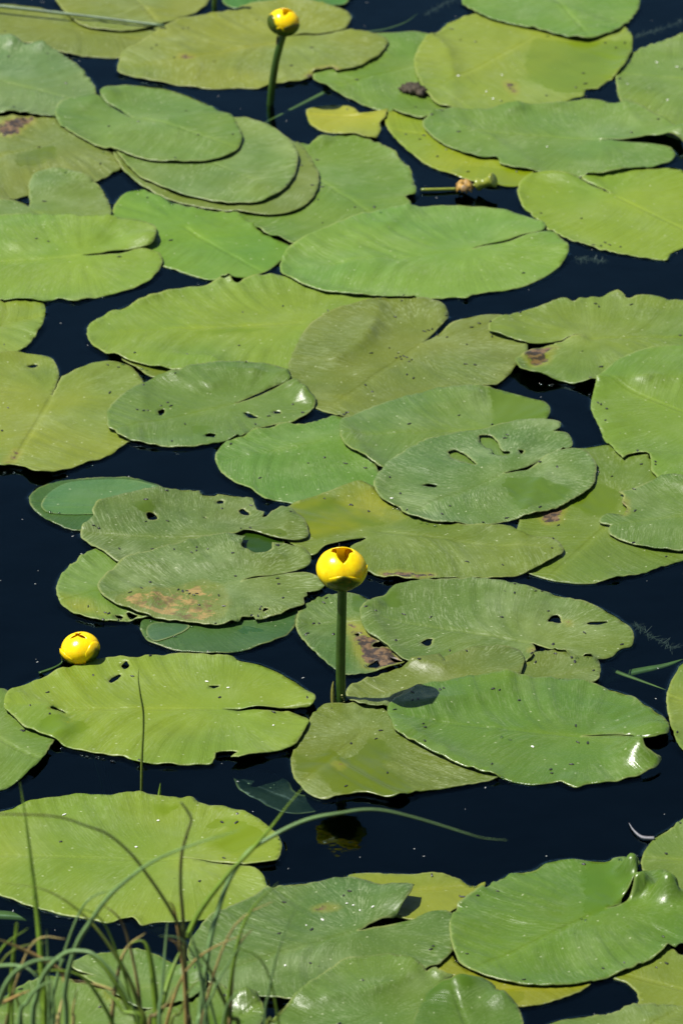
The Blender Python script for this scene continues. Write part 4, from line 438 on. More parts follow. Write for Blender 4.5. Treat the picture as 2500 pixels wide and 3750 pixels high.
PLACES = {
    'tall_base': (-4, -3966, 0),
    'tall_top': (8, -3966, 1246),
    'tall_ball': (0, -3966, 1426),
    'bud_base': (-835, 10557, 0),
    'bud_top': (-672, 10557, 915),
    'bud_mid': (-755, 10557, 607),
    'bud_ball': (-671, 10557, 1046),
    'low_base': (-2509, -3118, 0),
    'low_ball': (-2506, -3118, 114),
    'low_bract': [(-2892, -3420, 10), (-2748, -3366, 40), (-2677, -3294, 60), (-2687, -3274, 120)],
    'reed': [(-5244, 13688, 120), (-4704, 13559, 100), (-4162, 13371, 110), (-3142, 13086, 100), (-2142, 12788, 90)],
    'bare_stalk': [(-1551, 13474, 0), (-1546, 13474, 148), (-1532, 13474, 490), (-1518, 13474, 830)],
    'thin_blade': [(-1841, -5698, 0), (-1832, -5698, 331), (-1809, -5698, 799), (-1835, -5698, 1038), (-1850, -5698, 1197), (-1843, -5698, 1298)],
    'short_blade': [(-1674, -5750, 0), (-1669, -5750, 58), (-1662, -5750, 134)],
    'withered_stem': [(902, 8002, 30), (1113, 8014, 30), (1348, 8038, 30)],
    'withered_petals': (1433, 7949, 80),
    'withered_pod': [(1519, 7977, 100), (1630, 7960, 140), (1727, 7919, 190)],
    'clump': (843, 10909, 60),
    'feather': [(2617, -6283, 20), (2655, -6421, 20), (2728, -6547, 20), (2836, -6566, 20)],
    'sunk': [[(-201, 11077, -80), (-559, 10662, -100), (-939, 10239, -120)], [(2486, -2838, -200), (2642, -3105, -150), (2859, -3371, -100), (3093, -3662, -40)], [(2523, -3028, -300), (2798, -2966, -250), (3115, -2904, -200), (3302, -2841, -150)], [(-3168, -7569, -200), (-2854, -7606, -200), (-2563, -7617, -250), (-2232, -7666, -300)], [(-2945, -7403, -300), (-2669, -7429, -250), (-2416, -7440, -300)], [(159, 13032, -100), (477, 13102, -100), (771, 13347, -100), (936, 13789, -150)]],
    'weed': [[(2876, -2127, -150), (3033, -2397, -150), (3234, -2620, -150)], [(2490, 6308, -100), (2686, 6396, -100), (2901, 6326, -100)], [(3566, 12892, -100), (3841, 13102, -100), (4149, 13418, -100)], [(1014, 13644, -120), (1259, 14000, -120), (1451, 14215, -120)]],
    'sunk_bud': (-1637, -7851, -120),
    'film': [(2326, 2367, 10), (2487, 2398, 10), (2602, 2419, 10)],
}

# ------------------------------------------------------------------ setting
def sheet(name, x0, x1, ys_zs, mat, nx=24, rough=.0):
    verts, faces = [], []
    for (y, z) in ys_zs:
        for i in range(nx + 1):
            x = x0 + (x1 - x0) * i / nx
            verts.append((x, y, z + rough * noise.noise((x * 1.3, y * 1.3, 3.))))
    for j in range(len(ys_zs) - 1):
        for i in range(nx):
            a = j * (nx + 1) + i
            faces.append((a, a + 1, a + nx + 2, a + nx + 1))
    return tag(link(name, mesh_from(name, verts, faces), mat), kind='structure')

sheet('pond_bed', -150, 150, [(-1.6, -.05), (-1.3, -.3), (-.6, -.42), (20, -.46), (150, -.46), (300, -.46)], M_BED, 60)
bank_ys = [(-60, .9), (-12, .8), (-6, .6), (-3.2, .42), (-2.2, .30), (-1.7, .16), (-1.45, .07), (-1.32, .015), (-1.25, -.08), (-1.2, -.30)]
sheet('bank', -150, 150, bank_ys, M_BANK, 300, .03)
wb = bmesh.new(); bmesh.ops.create_cube(wb, size=1)
for v in wb.verts:
    v.co = Vector((v.co.x * 300, -1.5 if v.co.y < 0 else 299, 0 if v.co.z > 0 else -.6))
wm = bpy.data.meshes.new('water'); wb.to_mesh(wm); wb.free()
tag(link('water', wm, M_WATER), kind='structure')

# ------------------------------------------------------------------ lily pads
def spline(pts, step, seed, rough=0.):
    """closed curve through pts (x, y[, corner]) sampled about every step metres"""
    n = len(pts)
    P = [np.array(p[:2], float) * 1e-4 for p in pts]
    C = [len(p) > 2 for p in pts]
    tang = []
    for i in range(n):
        tang.append((P[(i + 1) % n] - P[i - 1]) * .5)
    out = []
    for i in range(n):
        a, b_ = P[i], P[(i + 1) % n]
        d = np.linalg.norm(b_ - a)
        if d < 1e-5: continue
        def lim(tv, own):
            l = np.linalg.norm(tv)
            return tv * (min(l, d) / l) if l > 1e-9 else tv
        m0 = (b_ - a) * .6 if C[i] else lim(tang[i], d)
        m1 = (b_ - a) * .6 if C[(i + 1) % n] else lim(tang[(i + 1) % n], d)
        k = max(1, int(math.ceil(d / step)))
        for j in range(k):
            t = j / k
            q = (2*t**3 - 3*t**2 + 1) * a + (t**3 - 2*t**2 + t) * m0 + (-2*t**3 + 3*t**2) * b_ + (t**3 - t**2) * m1
            if rough and not (j == 0 and C[i]):
                q = q + rough * np.array((noise.noise((q[0] * 90, q[1] * 90, seed)) + .6 * noise.noise((q[0] * 260, q[1] * 260, seed + 5)),
                                          noise.noise((q[0] * 90, q[1] * 90, seed + 9)) + .6 * noise.noise((q[0] * 260, q[1] * 260, seed + 15))))
            out.append(q)
    return np.array(out)

def inside(pts, poly):
    x, y = pts[:, 0][:, None], pts[:, 1][:, None]
    x0, y0 = poly[:, 0][None], poly[:, 1][None]
    x1, y1 = np.roll(poly[:, 0], -1)[None], np.roll(poly[:, 1], -1)[None]
    c = ((y0 > y) != (y1 > y))
    with np.errstate(divide='ignore', invalid='ignore'):
        xi = x0 + (y - y0) * (x1 - x0) / (y1 - y0)
    return (c & (x < xi)).sum(1) % 2 == 1

def seg_dist(pts, poly):
    a = poly[None]; b_ = np.roll(poly, -1, 0)[None]
    p = pts[:, None]
    ab = b_ - a
    l2 = np.maximum((ab ** 2).sum(-1), 1e-12)
    t = np.clip(((p - a) * ab).sum(-1) / l2, 0, 1)
    return np.sqrt((((a + ab * t[..., None]) - p) ** 2).sum(-1)).min(1)

pad_bvh = []        # (x0, x1, y0, y1, bvh, object, verts)
def below(x, y, skip=None):
    best, who = -1, None
    for (x0, x1, y0, y1, bv, ob, _) in pad_bvh:
        if x0 <= x <= x1 and y0 <= y <= y1:
            h = bv.ray_cast(Vector((x, y, 1)), Vector((0, 0, -1)))[0]
            if h is not None and h.z > best: best, who = h.z, ob
    return best, who

def make_pad(d):
    sd = d['id'] * 3.7
    ol = spline(d['o'], .0028, sd, .0005 * d.get('ruf', 1.) + .0003)
    holes = [spline(h, .0016, sd + 1, .0014) for h in d.get('holes', [])]
    wall = d.get('wet') == 'all'
    wets = [] if wall else [spline(h, .003, sd + 2, .0022) for h in d.get('wet', [])]
    lo, hi = ol.min(0), ol.max(0)
    g = .0046
    pts = []
    j = 0
    y = lo[1]
    while y < hi[1]:
        x = lo[0] + (g / 2 if j % 2 else 0)
        while x < hi[0]:
            pts.append((x + rng.uniform(-.2, .2) * g, y + rng.uniform(-.2, .2) * g)); x += g
        y += g * .87; j += 1
    pts = np.array(pts)
    ok = inside(pts, ol)
    loops = [ol] + holes
    for lp in loops:
        ok &= seg_dist(pts, lp) > .0016
    pts = pts[ok]
    vin = []; edges = []
    for lp in loops:
        b0 = len(vin); n = len(lp)
        vin += [Vector(p) for p in lp]
        edges += [(b0 + i, b0 + (i + 1) % n) for i in range(n)]
    vin += [Vector(p) for p in pts]
    vo, eo, fo, *_ = delaunay_2d_cdt(vin, edges, [], 0, 1e-6)
    V = np.array([(v.x, v.y) for v in vo]); F = np.array(fo)
    cen = V[F].mean(1)
    keep = inside(cen, ol)
    for h in holes: keep &= ~inside(cen, h)
    F = F[keep]; cen = cen[keep]
    used = np.unique(F); remap = -np.ones(len(V), int); remap[used] = np.arange(len(used))
    V = V[used]; F = remap[F]
    # leaf frame
    P = np.array(d['p']) * 1e-4; T = np.array(d['t']) * 1e-4
    ax = (T - P); ln = np.linalg.norm(ax); ax /= ln
    rel = V - P
    s = rel @ ax; t = rel @ np.array((-ax[1], ax[0]))
    rad = np.hypot(s, t)
    th = np.abs(np.arctan2(t, s))
    phi = th - 2.3 * np.clip(s, -.02, None) / max(ln, .1)
    ed = np.full(len(V), 9.)
    for lp in [ol] + holes: ed = np.minimum(ed, seg_dist(V, lp))
    edo = seg_dist(V, ol)
    # height
    und, ruf = d.get('und', 1.), d.get('ruf', 1.)
    base = d['z'] * 1e-3 if 'z' in d else .0016
    z = np.full(len(V), base)
    for i in range(len(V)):
        x, y = V[i]
        z[i] += und * (.0050 * noise.noise((x * 8, y * 8, sd)) + .0028 * noise.noise((x * 21, y * 21, sd + 4)))
        z[i] += und * .0021 * noise.noise((phi[i] * 6, rad[i] * 4, sd + 8)) * min(1, rad[i] / .05)
        e = math.exp(-edo[i] / .011)
        z[i] += ruf * e * (.0038 * max(0, noise.noise((x * 30, y * 30, sd + 2)) + .12) + .0007)
    z -= .0010 * np.exp(-(t / .0035) ** 2) * (s > 0) * (s < ln * .95)
    up = np.zeros(len(V))
    for L in d.get('lifts', []):
        lx, ly, lr, lh = (v * 1e-4 for v in L)
        q = np.array((lx, ly)) - P
        ls, lt = q @ ax, q @ np.array((-ax[1], ax[0]))
        w = np.clip((t * (1 if lt > 0 else -1) + .004) / .008, 0, 1) if ls < 0 else 1.
        up += lh * np.exp(-((V[:, 0] - lx) ** 2 + (V[:, 1] - ly) ** 2) / (lr * lr)) * w
    z = z + up
    if 'z' not in d:
        z = np.maximum(z, .0009)
        # rest on the pads beneath
        need = np.array([below(x, y)[0] for x, y in V])
        E = np.concatenate([F[:, [0, 1]], F[:, [1, 2]], F[:, [2, 0]]])
        deg = np.bincount(E.ravel(), minlength=len(V))
        floor_ = np.where(need > 0, need + .0034, .0009)
        lift = np.maximum(floor_ - z, 0)
        if lift.max() > 0:
            sm = lift.copy()
            for _ in range(14):
                acc = np.bincount(E[:, 0], sm[E[:, 1]], len(V)) + np.bincount(E[:, 1], sm[E[:, 0]], len(V))
                sm = np.maximum(acc / np.maximum(deg, 1), lift)
            z = z + sm
    me = bpy.data.meshes.new('lily_pad')
    me.from_pydata([(x, y, zz) for (x, y), zz in zip(V, z)], [], F.tolist())
    if me.polygons[0].normal.z < 0: me.flip_normals()
    me.polygons.foreach_set('use_smooth', [True] * len(me.polygons))
    vattr(me, 'vein', np.stack([phi, s, t], 1))
    fattr(me, 'radius', rad); fattr(me, 'edge', ed)
    wf = np.ones(len(V)) if wall else np.zeros(len(V))
    for w in wets:
        dd = seg_dist(V, w) * np.where(inside(V, w), 1, -1)
        wf = np.maximum(wf, np.clip(.5 + dd / .016, 0, 1))
    fattr(me, 'wet', wf)
    for key in ('brown', 'yel'):
        v = np.zeros(len(V))
        for p in d.get(key, []):
            pl = spline(p, .004, sd)
            dd = seg_dist(V, pl) * np.where(inside(V, pl), 1, -1)
            v = np.maximum(v, np.clip(.45 + dd / .018, 0, 1))
        fattr(me, key, v)
    me.materials.append(M_PAD)
    me.update()
    o = link('lily_pad', me)
    so = o.modifiers.new('thickness', 'SOLIDIFY'); so.thickness = .0010; so.offset = -1
    o['tint'] = [float(v * ALB) for v in lin((d['col'][0] * .965, d['col'][1] * .985, d['col'][2] * .74))]
    o['dust'] = float(d['dust']); o['gloss'] = float(d.get('gloss', 0)); o['tan'] = float(d.get('tan', 0)); o['seed'] = float(sd % 17)
    tag(o, d['label'], 'lily pad', 'lily pads floating on the pond')
    pad_bvh.append((lo[0], hi[0], lo[1], hi[1], BVHTree.FromPolygons([(x, y, zz) for (x, y), zz in zip(V, z)], F.tolist()), o, len(V)))
    return o

pads = {}
for d in PADS: pads[d['id']] = make_pad(d)

# folded-over lobes lying on two of the pads
def fold_part(pad_id, outline, hump, colr):
    pad = pads[pad_id]
    ol = spline(outline, .003, pad_id)
    c = ol.mean(0)
    rings = 9
    verts, faces = [], []
    n = len(ol)
    for k in range(rings + 1):
        f = k / rings
        for p in ol:
            q = c + (p - c) * f if k else c
            own = next(e for e in pad_bvh if e[5] is pad)[4].ray_cast(Vector((q[0], q[1], 1)), Vector((0, 0, -1)))[0]
            b0 = own.z if own else .0008
            verts.append((q[0], q[1], b0 + .0007 + hump * (1 - f * f)))
    for k in range(rings):
        for i in range(n):
            a = k * n + i; b_ = k * n + (i + 1) % n
            faces.append((a, a + n, b_ + n, b_))
    me = mesh_from('folded_lobe', verts, faces)
    V = np.array(verts)
    rel = V[:, :2] - c
    rad = np.hypot(rel[:, 0], rel[:, 1])
    vattr(me, 'vein', np.stack([np.arctan2(rel[:, 1], rel[:, 0]), rel[:, 0] + .05, rel[:, 1] + .02], 1))
    fattr(me, 'radius', rad); fattr(me, 'edge', seg_dist(V[:, :2], ol))
    for k in ('brown', 'yel'): fattr(me, k, np.zeros(len(V)))
    fattr(me, 'wet', np.zeros(len(V)))
    me.materials.append(M_PAD)
    o = link('folded_lobe', me, None, pad)
    o['tint'] = [float(v * ALB) for v in lin(colr)]; o['dust'] = .15; o['gloss'] = .4; o['tan'] = 0.; o['seed'] = pad_id * 1.3
    return o
for pid, out_, hump, c_ in FOLDS: fold_part(pid, out_, hump, c_)

# pads drifting outside the picture, so that the pond does not stop at the frame
spots = []
for sx in (-1, 1):
    for k in range(8):
        yy = -.75 + k * .33
        spots.append((sx * (.335 + .055 * (yy) + .34 + rng.uniform(0, .08)), yy + rng.uniform(-.05, .05)))
for k in range(5): spots.append((-.75 + k * .37, 1.98 + rng.uniform(-.06, .12)))
src = [9, 43, 41, 25, 18, 45, 5, 10, 49]
for i, (x, y) in enumerate(spots):
    s0 = pads[src[i % len(src)]]
    c = s0.copy(); col.objects.link(c)
    vs_ = [v.co for v in s0.data.vertices]
    cx = (min(v.x for v in vs_) + max(v.x for v in vs_)) / 2; cy = (min(v.y for v in vs_) + max(v.y for v in vs_)) / 2
    a = rng.uniform(0, 6.28)
    c.matrix_world = Matrix.Translation((x, y, 0)) @ Matrix.Rotation(a, 4, 'Z') @ Matrix.Translation((-cx, -cy, 0))
    tag(c, 'green lily pad floating on the pond outside the edges of the picture', 'lily pad', 'lily pads outside the picture')

# water climbing the rims of the pads, where they meet the open pond
def smooth_loop(a, n):
    for _ in range(n): a = (np.roll(a, 1, 0) + a + np.roll(a, -1, 0)) / 3
    return a
mv, mf = [], []
PROF = [(-.0006, 1.0), (.0005, .80), (.0014, .50), (.0026, .26), (.0042, .10), (.0062, .03), (.0085, .006), (.0115, .0)]
def meniscus(ol, ztop, wet_ok):
    n = len(ol)
    tang = smooth_loop(np.roll(ol, -1, 0) - np.roll(ol, 1, 0), 3)
    tang /= np.maximum(np.linalg.norm(tang, axis=1), 1e-9)[:, None]
    area = .5 * np.sum(ol[:, 0] * np.roll(ol[:, 1], -1) - np.roll(ol[:, 0], -1) * ol[:, 1])
    nrm = np.stack([tang[:, 1], -tang[:, 0]], 1) * (1 if area > 0 else -1)
    b0 = len(mv)
    for i in range(n):
        for (d_, h_) in PROF:
            mv.append((ol[i, 0] + nrm[i, 0] * d_, ol[i, 1] + nrm[i, 1] * d_, -.0001 + ztop * h_))
    k = len(PROF)
    for i in range(n):
        j = (i + 1) % n
        if not (wet_ok[i] and wet_ok[j]): continue
        for q in range(k - 1):
            mf.append((b0 + i * k + q, b0 + i * k + q + 1, b0 + j * k + q + 1, b0 + j * k + q) if area > 0 else (b0 + i * k + q, b0 + j * k + q, b0 + j * k + q + 1, b0 + i * k + q + 1))
    return nrm
for d in PADS:
    if d.get('z', 1) < 0: continue
    ol = smooth_loop(spline(d['o'], .0028, d['id'] * 3.7, .0005 * d.get('ruf', 1.) + .0003), 1)
    area = .5 * np.sum(ol[:, 0] * np.roll(ol[:, 1], -1) - np.roll(ol[:, 0], -1) * ol[:, 1])
    tg = smooth_loop(np.roll(ol, -1, 0) - np.roll(ol, 1, 0), 3); tg /= np.maximum(np.linalg.norm(tg, axis=1), 1e-9)[:, None]
    nr = np.stack([tg[:, 1], -tg[:, 0]], 1) * (1 if area > 0 else -1)
    ok = []
    for p, q in zip(ol, nr):
        out_ = max(below(*(p + q * m))[0] for m in (.0012, .0035, .006))
        me_ = max(below(*(p - q * m))[0] for m in (.0012, .003))
        ok.append(out_ < 0 and 0 < me_ < .0062)
    meniscus(ol, .0019, ok)
rim = link('water', mesh_from('water_rim', mv, mf), M_RIM)
tag(rim, kind='structure')

# ------------------------------------------------------------------ tubes, blades, flowers
def frame_dirs(pts):
    out = []
    for i in range(len(pts)):
        t = (pts[min(i + 1, len(pts) - 1)] - pts[max(i - 1, 0)]).normalized()
        out.append(t)
    return out

def resample(P, n):
    """Catmull-Rom through P, n samples per span"""
    P = [Vector(p) for p in P]; out = []
    for i in range(len(P) - 1):
        p0, p1, p2, p3 = P[max(i - 1, 0)], P[i], P[i + 1], P[min(i + 2, len(P) - 1)]
        for k in range(n):
            t = k / n
            out.append(.5 * ((2 * p1) + (p2 - p0) * t + (2 * p0 - 5 * p1 + 4 * p2 - p3) * t * t + (3 * p1 - p0 - 3 * p2 + p3) * t ** 3))
    out.append(P[-1])
    return out

def tube_mesh(name, pts, radii, sides=8):
    verts, faces = [], []
    dirs = frame_dirs(pts)
    for p, d, r in zip(pts, dirs, radii):
        u = d.cross(Vector((.3, 1, .1))).normalized(); v = d.cross(u)
        for k in range(sides):
            a = 2 * math.pi * k / sides
            verts.append(p + (u * math.cos(a) + v * math.sin(a)) * r)
    for i in range(len(pts) - 1):
        for k in range(sides):
            a = i * sides + k; b_ = i * sides + (k + 1) % sides
            faces.append((a, b_, b_ + sides, a + sides))
    faces.append(tuple(range(sides))[::-1]); faces.append(tuple(range((len(pts) - 1) * sides, len(pts) * sides)))
    return mesh_from(name, verts, faces)

def blade_mesh(name, pts, w, taper=.75, side=Vector((1, 0, 0)), keel=.35):
    """grass blade with a shallow keel: three-sided section that narrows to the tip"""
    verts, faces = [], []
    n = len(pts); dirs = frame_dirs(pts)
    for i, (p, d) in enumerate(zip(pts, dirs)):
        f = i / (n - 1)
        ww = w * ((1 - f ** 2.2) * taper + (1 - taper) * (1 - f)) + .00012
        view = Vector((0, -1, .5)).normalized()
        u = d.cross(view)
        u = u.normalized() if u.length > 1e-4 else side
        nrm = u.cross(d).normalized()
        verts += [p - u * ww, p + nrm * ww * keel, p + u * ww, p + nrm * ww * (keel + .28)]
    for i in range(n - 1):
        for k in range(4):
            a = i * 4 + k; b_ = i * 4 + (k + 1) % 4
            faces.append((a, b_, b_ + 4, a + 4))
    faces.append((3, 2, 1, 0))
    return mesh_from(name, verts, faces)

def W3(p): return Vector(p) * 1e-4

def sepal(name, parent, az, half, th0, th1, a, c, rl=1., green=(0., .4), mat=None, cup=0., seed=0.):
    nu, nv = 14, 18
    verts, gv, faces = [], [], []
    for j in range(nv + 1):
        v = j / nv
        wv = half * (math.sin(math.pi * (.16 + .46 * v))) ** .75
        for i in range(nu + 1):
            u = -1 + 2 * i / nu
            th = th0 + (th1 - th0) * v * (1 - .23 * abs(u) ** 1.7 * v)
            ph = az + wv * u
            r = rl * (1 + cup * math.sin(math.pi * v) - .045 * u * u + .018 * noise.noise((u * 2 + seed, v * 3, seed)))
            verts.append((a * r * math.sin(th) * math.cos(ph), a * r * math.sin(th) * math.sin(ph), -c * r * math.cos(th)))
            gv.append(max(0., min(1., (green[1] + .25 * (1 - abs(u)) * green[0] - v) / .45 + .5)) * green[0])
    for j in range(nv):
        for i in range(nu):
            q = j * (nu + 1) + i
            faces.append((q, q + 1, q + nu + 2, q + nu + 1))
    me = mesh_from(name, verts, faces)
    fattr(me, 'green', gv)
    o = link(name, me, mat or M_SEPAL, parent)
    m = o.modifiers.new('thickness', 'SOLIDIFY'); m.thickness = .0007; m.offset = -1
    return o

def stigma(parent, a, c):
    me = bpy.data.meshes.new('stigma_disc'); b = bmesh.new()
    prof = [(0, -.7), (.30, -.7), (.30, -.3), (.38, -.12), (.42, -.05), (.36, .0), (.2, -.03), (0, -.05)]
    n = 18; rings = []
    for (r, zz) in prof:
        rings.append([b.verts.new((a * r * (1 + (.06 if k % 2 else 0)) * math.cos(2 * math.pi * k / n), a * r * math.sin(2 * math.pi * k / n), c * zz)) for k in range(n)])
    for q in range(len(rings) - 1):
        for k in range(n):
            b.faces.new((rings[q][k], rings[q][(k + 1) % n], rings[q + 1][(k + 1) % n], rings[q + 1][k]))
    bmesh.ops.remove_doubles(b, verts=b.verts, dist=1e-6)
    b.to_mesh(me); b.free()
    return link('stigma_disc', me, M_STIGMA, parent)

PI = math.pi
# --- the tall open flower
base = W3(PLACES['tall_base']); top = W3(PLACES['tall_top']); ball = W3(PLACES['tall_ball'])
fl = empty('yellow_water_lily', base)
tag(fl, 'tall yellow flower open at the top, on a thick upright stalk in the middle', 'flower', 'yellow water lily flowers')
a_, c_ = .0240, .0200
head = empty('flower_head', ball - base); head.parent = fl
head.rotation_euler = (R(4), R(3), 0)
bpy.context.view_layer.update()
D2 = R
sepal('sepal', head, D2(92), D2(78), .16*PI, .88*PI, a_, c_, .975, (.5, .15), cup=.0, seed=1)
sepal('sepal', head, D2(25), D2(58), .12*PI, .85*PI, a_, c_, .985, (.9, .28), seed=2)
sepal('sepal', head, D2(160), D2(56), .12*PI, .85*PI, a_, c_, .98, (.9, .28), seed=3)
sepal('sepal', head, D2(212), D2(80), .12*PI, .90*PI, a_, c_, 1.0, (.8, .22), seed=4)
sepal('sepal', head, D2(334), D2(78), .12*PI, .90*PI, a_, c_, 1.0, (.8, .24), seed=5)
sepal('sepal', head, D2(276), D2(48), .07*PI, .60*PI, a_, c_, 1.03, (1., .78), seed=6)
sepal('sepal', head, D2(355), D2(38), .09*PI, .58*PI, a_, c_, 1.025, (1., .52), seed=7)
stigma(head, a_, c_)
axis = [base + Vector((0, 0, -.12)), base + Vector((.001, 0, -.03)), base, base + (top - base) * .35 + Vector((-.0008, 0, 0)), base + (top - base) * .7 + Vector((-.0003, 0, 0)), top, top + Vector((0, 0, .004))]
pts = [p - base for p in resample(axis, 5)]
rad = [(.0048 - .0004 * i / len(pts)) * (1 + .03 * noise.noise((i * .7, 1, 2))) for i in range(len(pts))]
link('stalk', tube_mesh('stalk', pts, rad, 14), M_STALK, fl)
br = [Vector((-.0062, -.002, -.006)), Vector((-.0076, -.002, .006)), Vector((-.0078, -.001, .016)), Vector((-.0072, 0, .0225))]
link('bract', blade_mesh('bract', resample(br, 4), .0026, .9), M_BRACT, fl)
kn = [Vector((.0012 * math.cos(k) + .002, -.0048, .003 + .0022 * k)) for k in range(4)]
kb = bmesh.new()
for q in kn: bmesh.ops.create_icosphere(kb, subdivisions=1, radius=.0011, matrix=Matrix.Translation(q))
km = bpy.data.meshes.new('snail_egg'); kb.to_mesh(km); kb.free()
o = link('snail_egg', km, M_BRACT, fl); o['kind'] = 'stuff'
fm = bmesh.new(); bmesh.ops.create_icosphere(fm, subdivisions=2, radius=1)
fly_me = bpy.data.meshes.new('fly'); fm.to_mesh(fly_me); fm.free()
fly = link('fly', fly_me, M_FLECK); fly.scale = (.0008, .0008, .0018); fly.location = ball + Vector((-.002, .0095, .0198))
tag(fly, 'tiny black fly on the upper rim of the tall yellow flower', 'fly')

# --- the low flower
base = W3(PLACES['low_base']); ball = W3(PLACES['low_ball'])
fl = empty('yellow_water_lily', Vector((base.x, base.y, 0)))
tag(fl, 'low yellow flower floating at the far rim of the large bright pad', 'flower', 'yellow water lily flowers')
head = empty('flower_head', ball - Vector((base.x, base.y, 0)) + Vector((0, 0, .0005))); head.parent = fl
head.rotation_euler = (R(2), R(-7), 0)
a_, c_ = .0190, .0152
sepal('sepal', head, D2(85), D2(84), .14*PI, .92*PI, a_, c_, .985, (.4, .12), seed=11)
sepal('sepal', head, D2(150), D2(66), .14*PI, .95*PI, a_, c_, .99, (.6, .2), seed=12)
sepal('sepal', head, D2(262), D2(86), .14*PI, .97*PI, a_, c_, 1.0, (.3, .08), seed=13)
sepal('sepal', head, D2(20), D2(66), .14*PI, .97*PI, a_, c_, .99, (.6, .2), seed=14)
sepal('sepal', head, D2(205), D2(44), .08*PI, .60*PI, a_, c_, 1.06, (1., .62), seed=15)
sepal('sepal', head, D2(326), D2(40), .08*PI, .72*PI, a_, c_, 1.04, (1., .55), seed=16)
stigma(head, a_, c_)
pts = resample([Vector((0, 0, .0)), Vector((.002, .004, -.02)), Vector((.01, .02, -.10)), Vector((.03, .03, -.2))], 4)
link('stalk', tube_mesh('stalk', pts, [.0045] * len(pts), 10), M_STALK, fl)
br = [W3(p) - Vector((base.x, base.y, 0)) for p in PLACES['low_bract']]
link('bract', blade_mesh('bract', resample(br, 5), .0014, .9), M_STALK, fl)

# --- the bud at the top
base = W3(PLACES['bud_base']); top = W3(PLACES['bud_top']); mid = W3(PLACES['bud_mid']); ball = W3(PLACES['bud_ball'])
fl = empty('yellow_water_lily', base)
tag(fl, 'half open yellow bud with green outer sepals on a leaning stalk near the top', 'flower', 'yellow water lily flowers')
head = empty('flower_head', ball - base); head.parent = fl
head.rotation_euler = (R(2), R(10), 0)
a_, c_ = .0188, .0158
sepal('sepal', head, D2(80), D2(75), .14*PI, .90*PI, a_, c_, .98, (.5, .3), seed=21)
sepal('sepal', head, D2(200), D2(75), .14*PI, .94*PI, a_, c_, .985, (.5, .3), seed=22)
sepal('sepal', head, D2(320), D2(75), .14*PI, .92*PI, a_, c_, .985, (.5, .3), seed=23)
sepal('sepal', head, D2(205), D2(46), .08*PI, .70*PI, a_, c_, 1.05, (1., .80), seed=24)
sepal('sepal', head, D2(258), D2(22), .08*PI, .52*PI, a_, c_, 1.04, (1., .75), seed=25)
sepal('sepal', head, D2(312), D2(46), .08*PI, .62*PI, a_, c_, 1.06, (1., 1.1), seed=26)
sepal('sepal', head, D2(60), D2(50), .08*PI, .60*PI, a_, c_, 1.05, (1., 1.1), seed=27)
pts = [p - base for p in resample([base + Vector((.004, 0, -.12)), base + Vector((.0005, 0, -.03)), base, base + (mid - base) * .5 + Vector((-.001, 0, 0)), mid, top, top + Vector((.001, 0, .004))], 5)]
rad = [.0044 * (1 + .06 * noise.noise((i * .6, 4, 2))) for i in range(len(pts))]
link('stalk', tube_mesh('stalk', pts, rad, 12), M_STALK, fl)
hm = mid.lerp(top, .75) - base
br = [hm + Vector((-.004, -.001, -.014)), hm + Vector((-.0056, -.001, -.004)), hm + Vector((-.005, 0, .006))]
link('bract', blade_mesh('bract', resample(br, 4), .0020, .9), M_ROT, fl)

# --- bare stalk at the top edge
P = [W3(p) for p in PLACES['bare_stalk']]
pts = resample([P[0] + Vector((0, 0, -.1))] + P, 4)
tag(link('flower_stalk', tube_mesh('flower_stalk', pts, [.0032] * len(pts), 10), M_STALK), 'thin dark stalk rising from the water at the top edge, cut by the frame', 'stalk')

# --- fallen reed
pts = resample([W3(p) for p in PLACES['reed']], 6)
rr = [.0026 * (1 - .35 * i / len(pts)) for i in range(len(pts))]
tag(link('reed_stem', tube_mesh('reed_stem', pts, rr, 8), M_REED), 'long grey-green reed lying across the pads at top left', 'reed')

# --- withered flower
pod = [W3(p) for p in PLACES['withered_pod']]
st = [W3(p) for p in PLACES['withered_stem']]
b0 = Vector((pod[0].x, pod[0].y, 0))
wf_ = empty('withered_flower', b0)
tag(wf_, 'withered flower on the water with orange shrivelled petals and a green seed pod', 'flower')
pts = resample([p - b0 for p in st + [pod[0]]], 4)
link('stalk', tube_mesh('stalk', pts, [.0019] * len(pts), 8), M_POD, wf_)
pts = resample([p - b0 for p in pod], 8)
prof = [.0045, .0068, .0076, .0074, .0068, .0060, .0054, .0050, .0050, .0052, .0054, .0058, .0064, .0074, .0084, .0088, .0070]
link('seed_pod', tube_mesh('seed_pod', pts, prof[:len(pts)], 12), M_POD, wf_)
pc = W3(PLACES['withered_petals']) - b0
for k in range(5):
    verts, faces = [], []
    ang = 1.2 + k * 1.15
    for j in range(6):
        for i in range(5):
            u = (i - 2) / 2; v = j / 5
            q = Vector((math.cos(ang) * v * .010 - math.sin(ang) * u * .006 * math.sin(.5 + v * 2.2), math.sin(ang) * v * .012 + math.cos(ang) * u * .006, .0065 * math.sin(v * 3) - .003 * u * u))
            q += Vector([.0025 * noise.noise((u * 2 + k, v * 3, 5 + m * 7)) for m in range(3)])
            verts.append(pc + q + Vector((-.004, 0, 0)))
    for j in range(5):
        for i in range(4):
            a = j * 5 + i; faces.append((a, a + 1, a + 6, a + 5))
    o = link('petal', mesh_from('petal', verts, faces), M_WITHER, wf_)
    m = o.modifiers.new('thickness', 'SOLIDIFY'); m.thickness = .0009

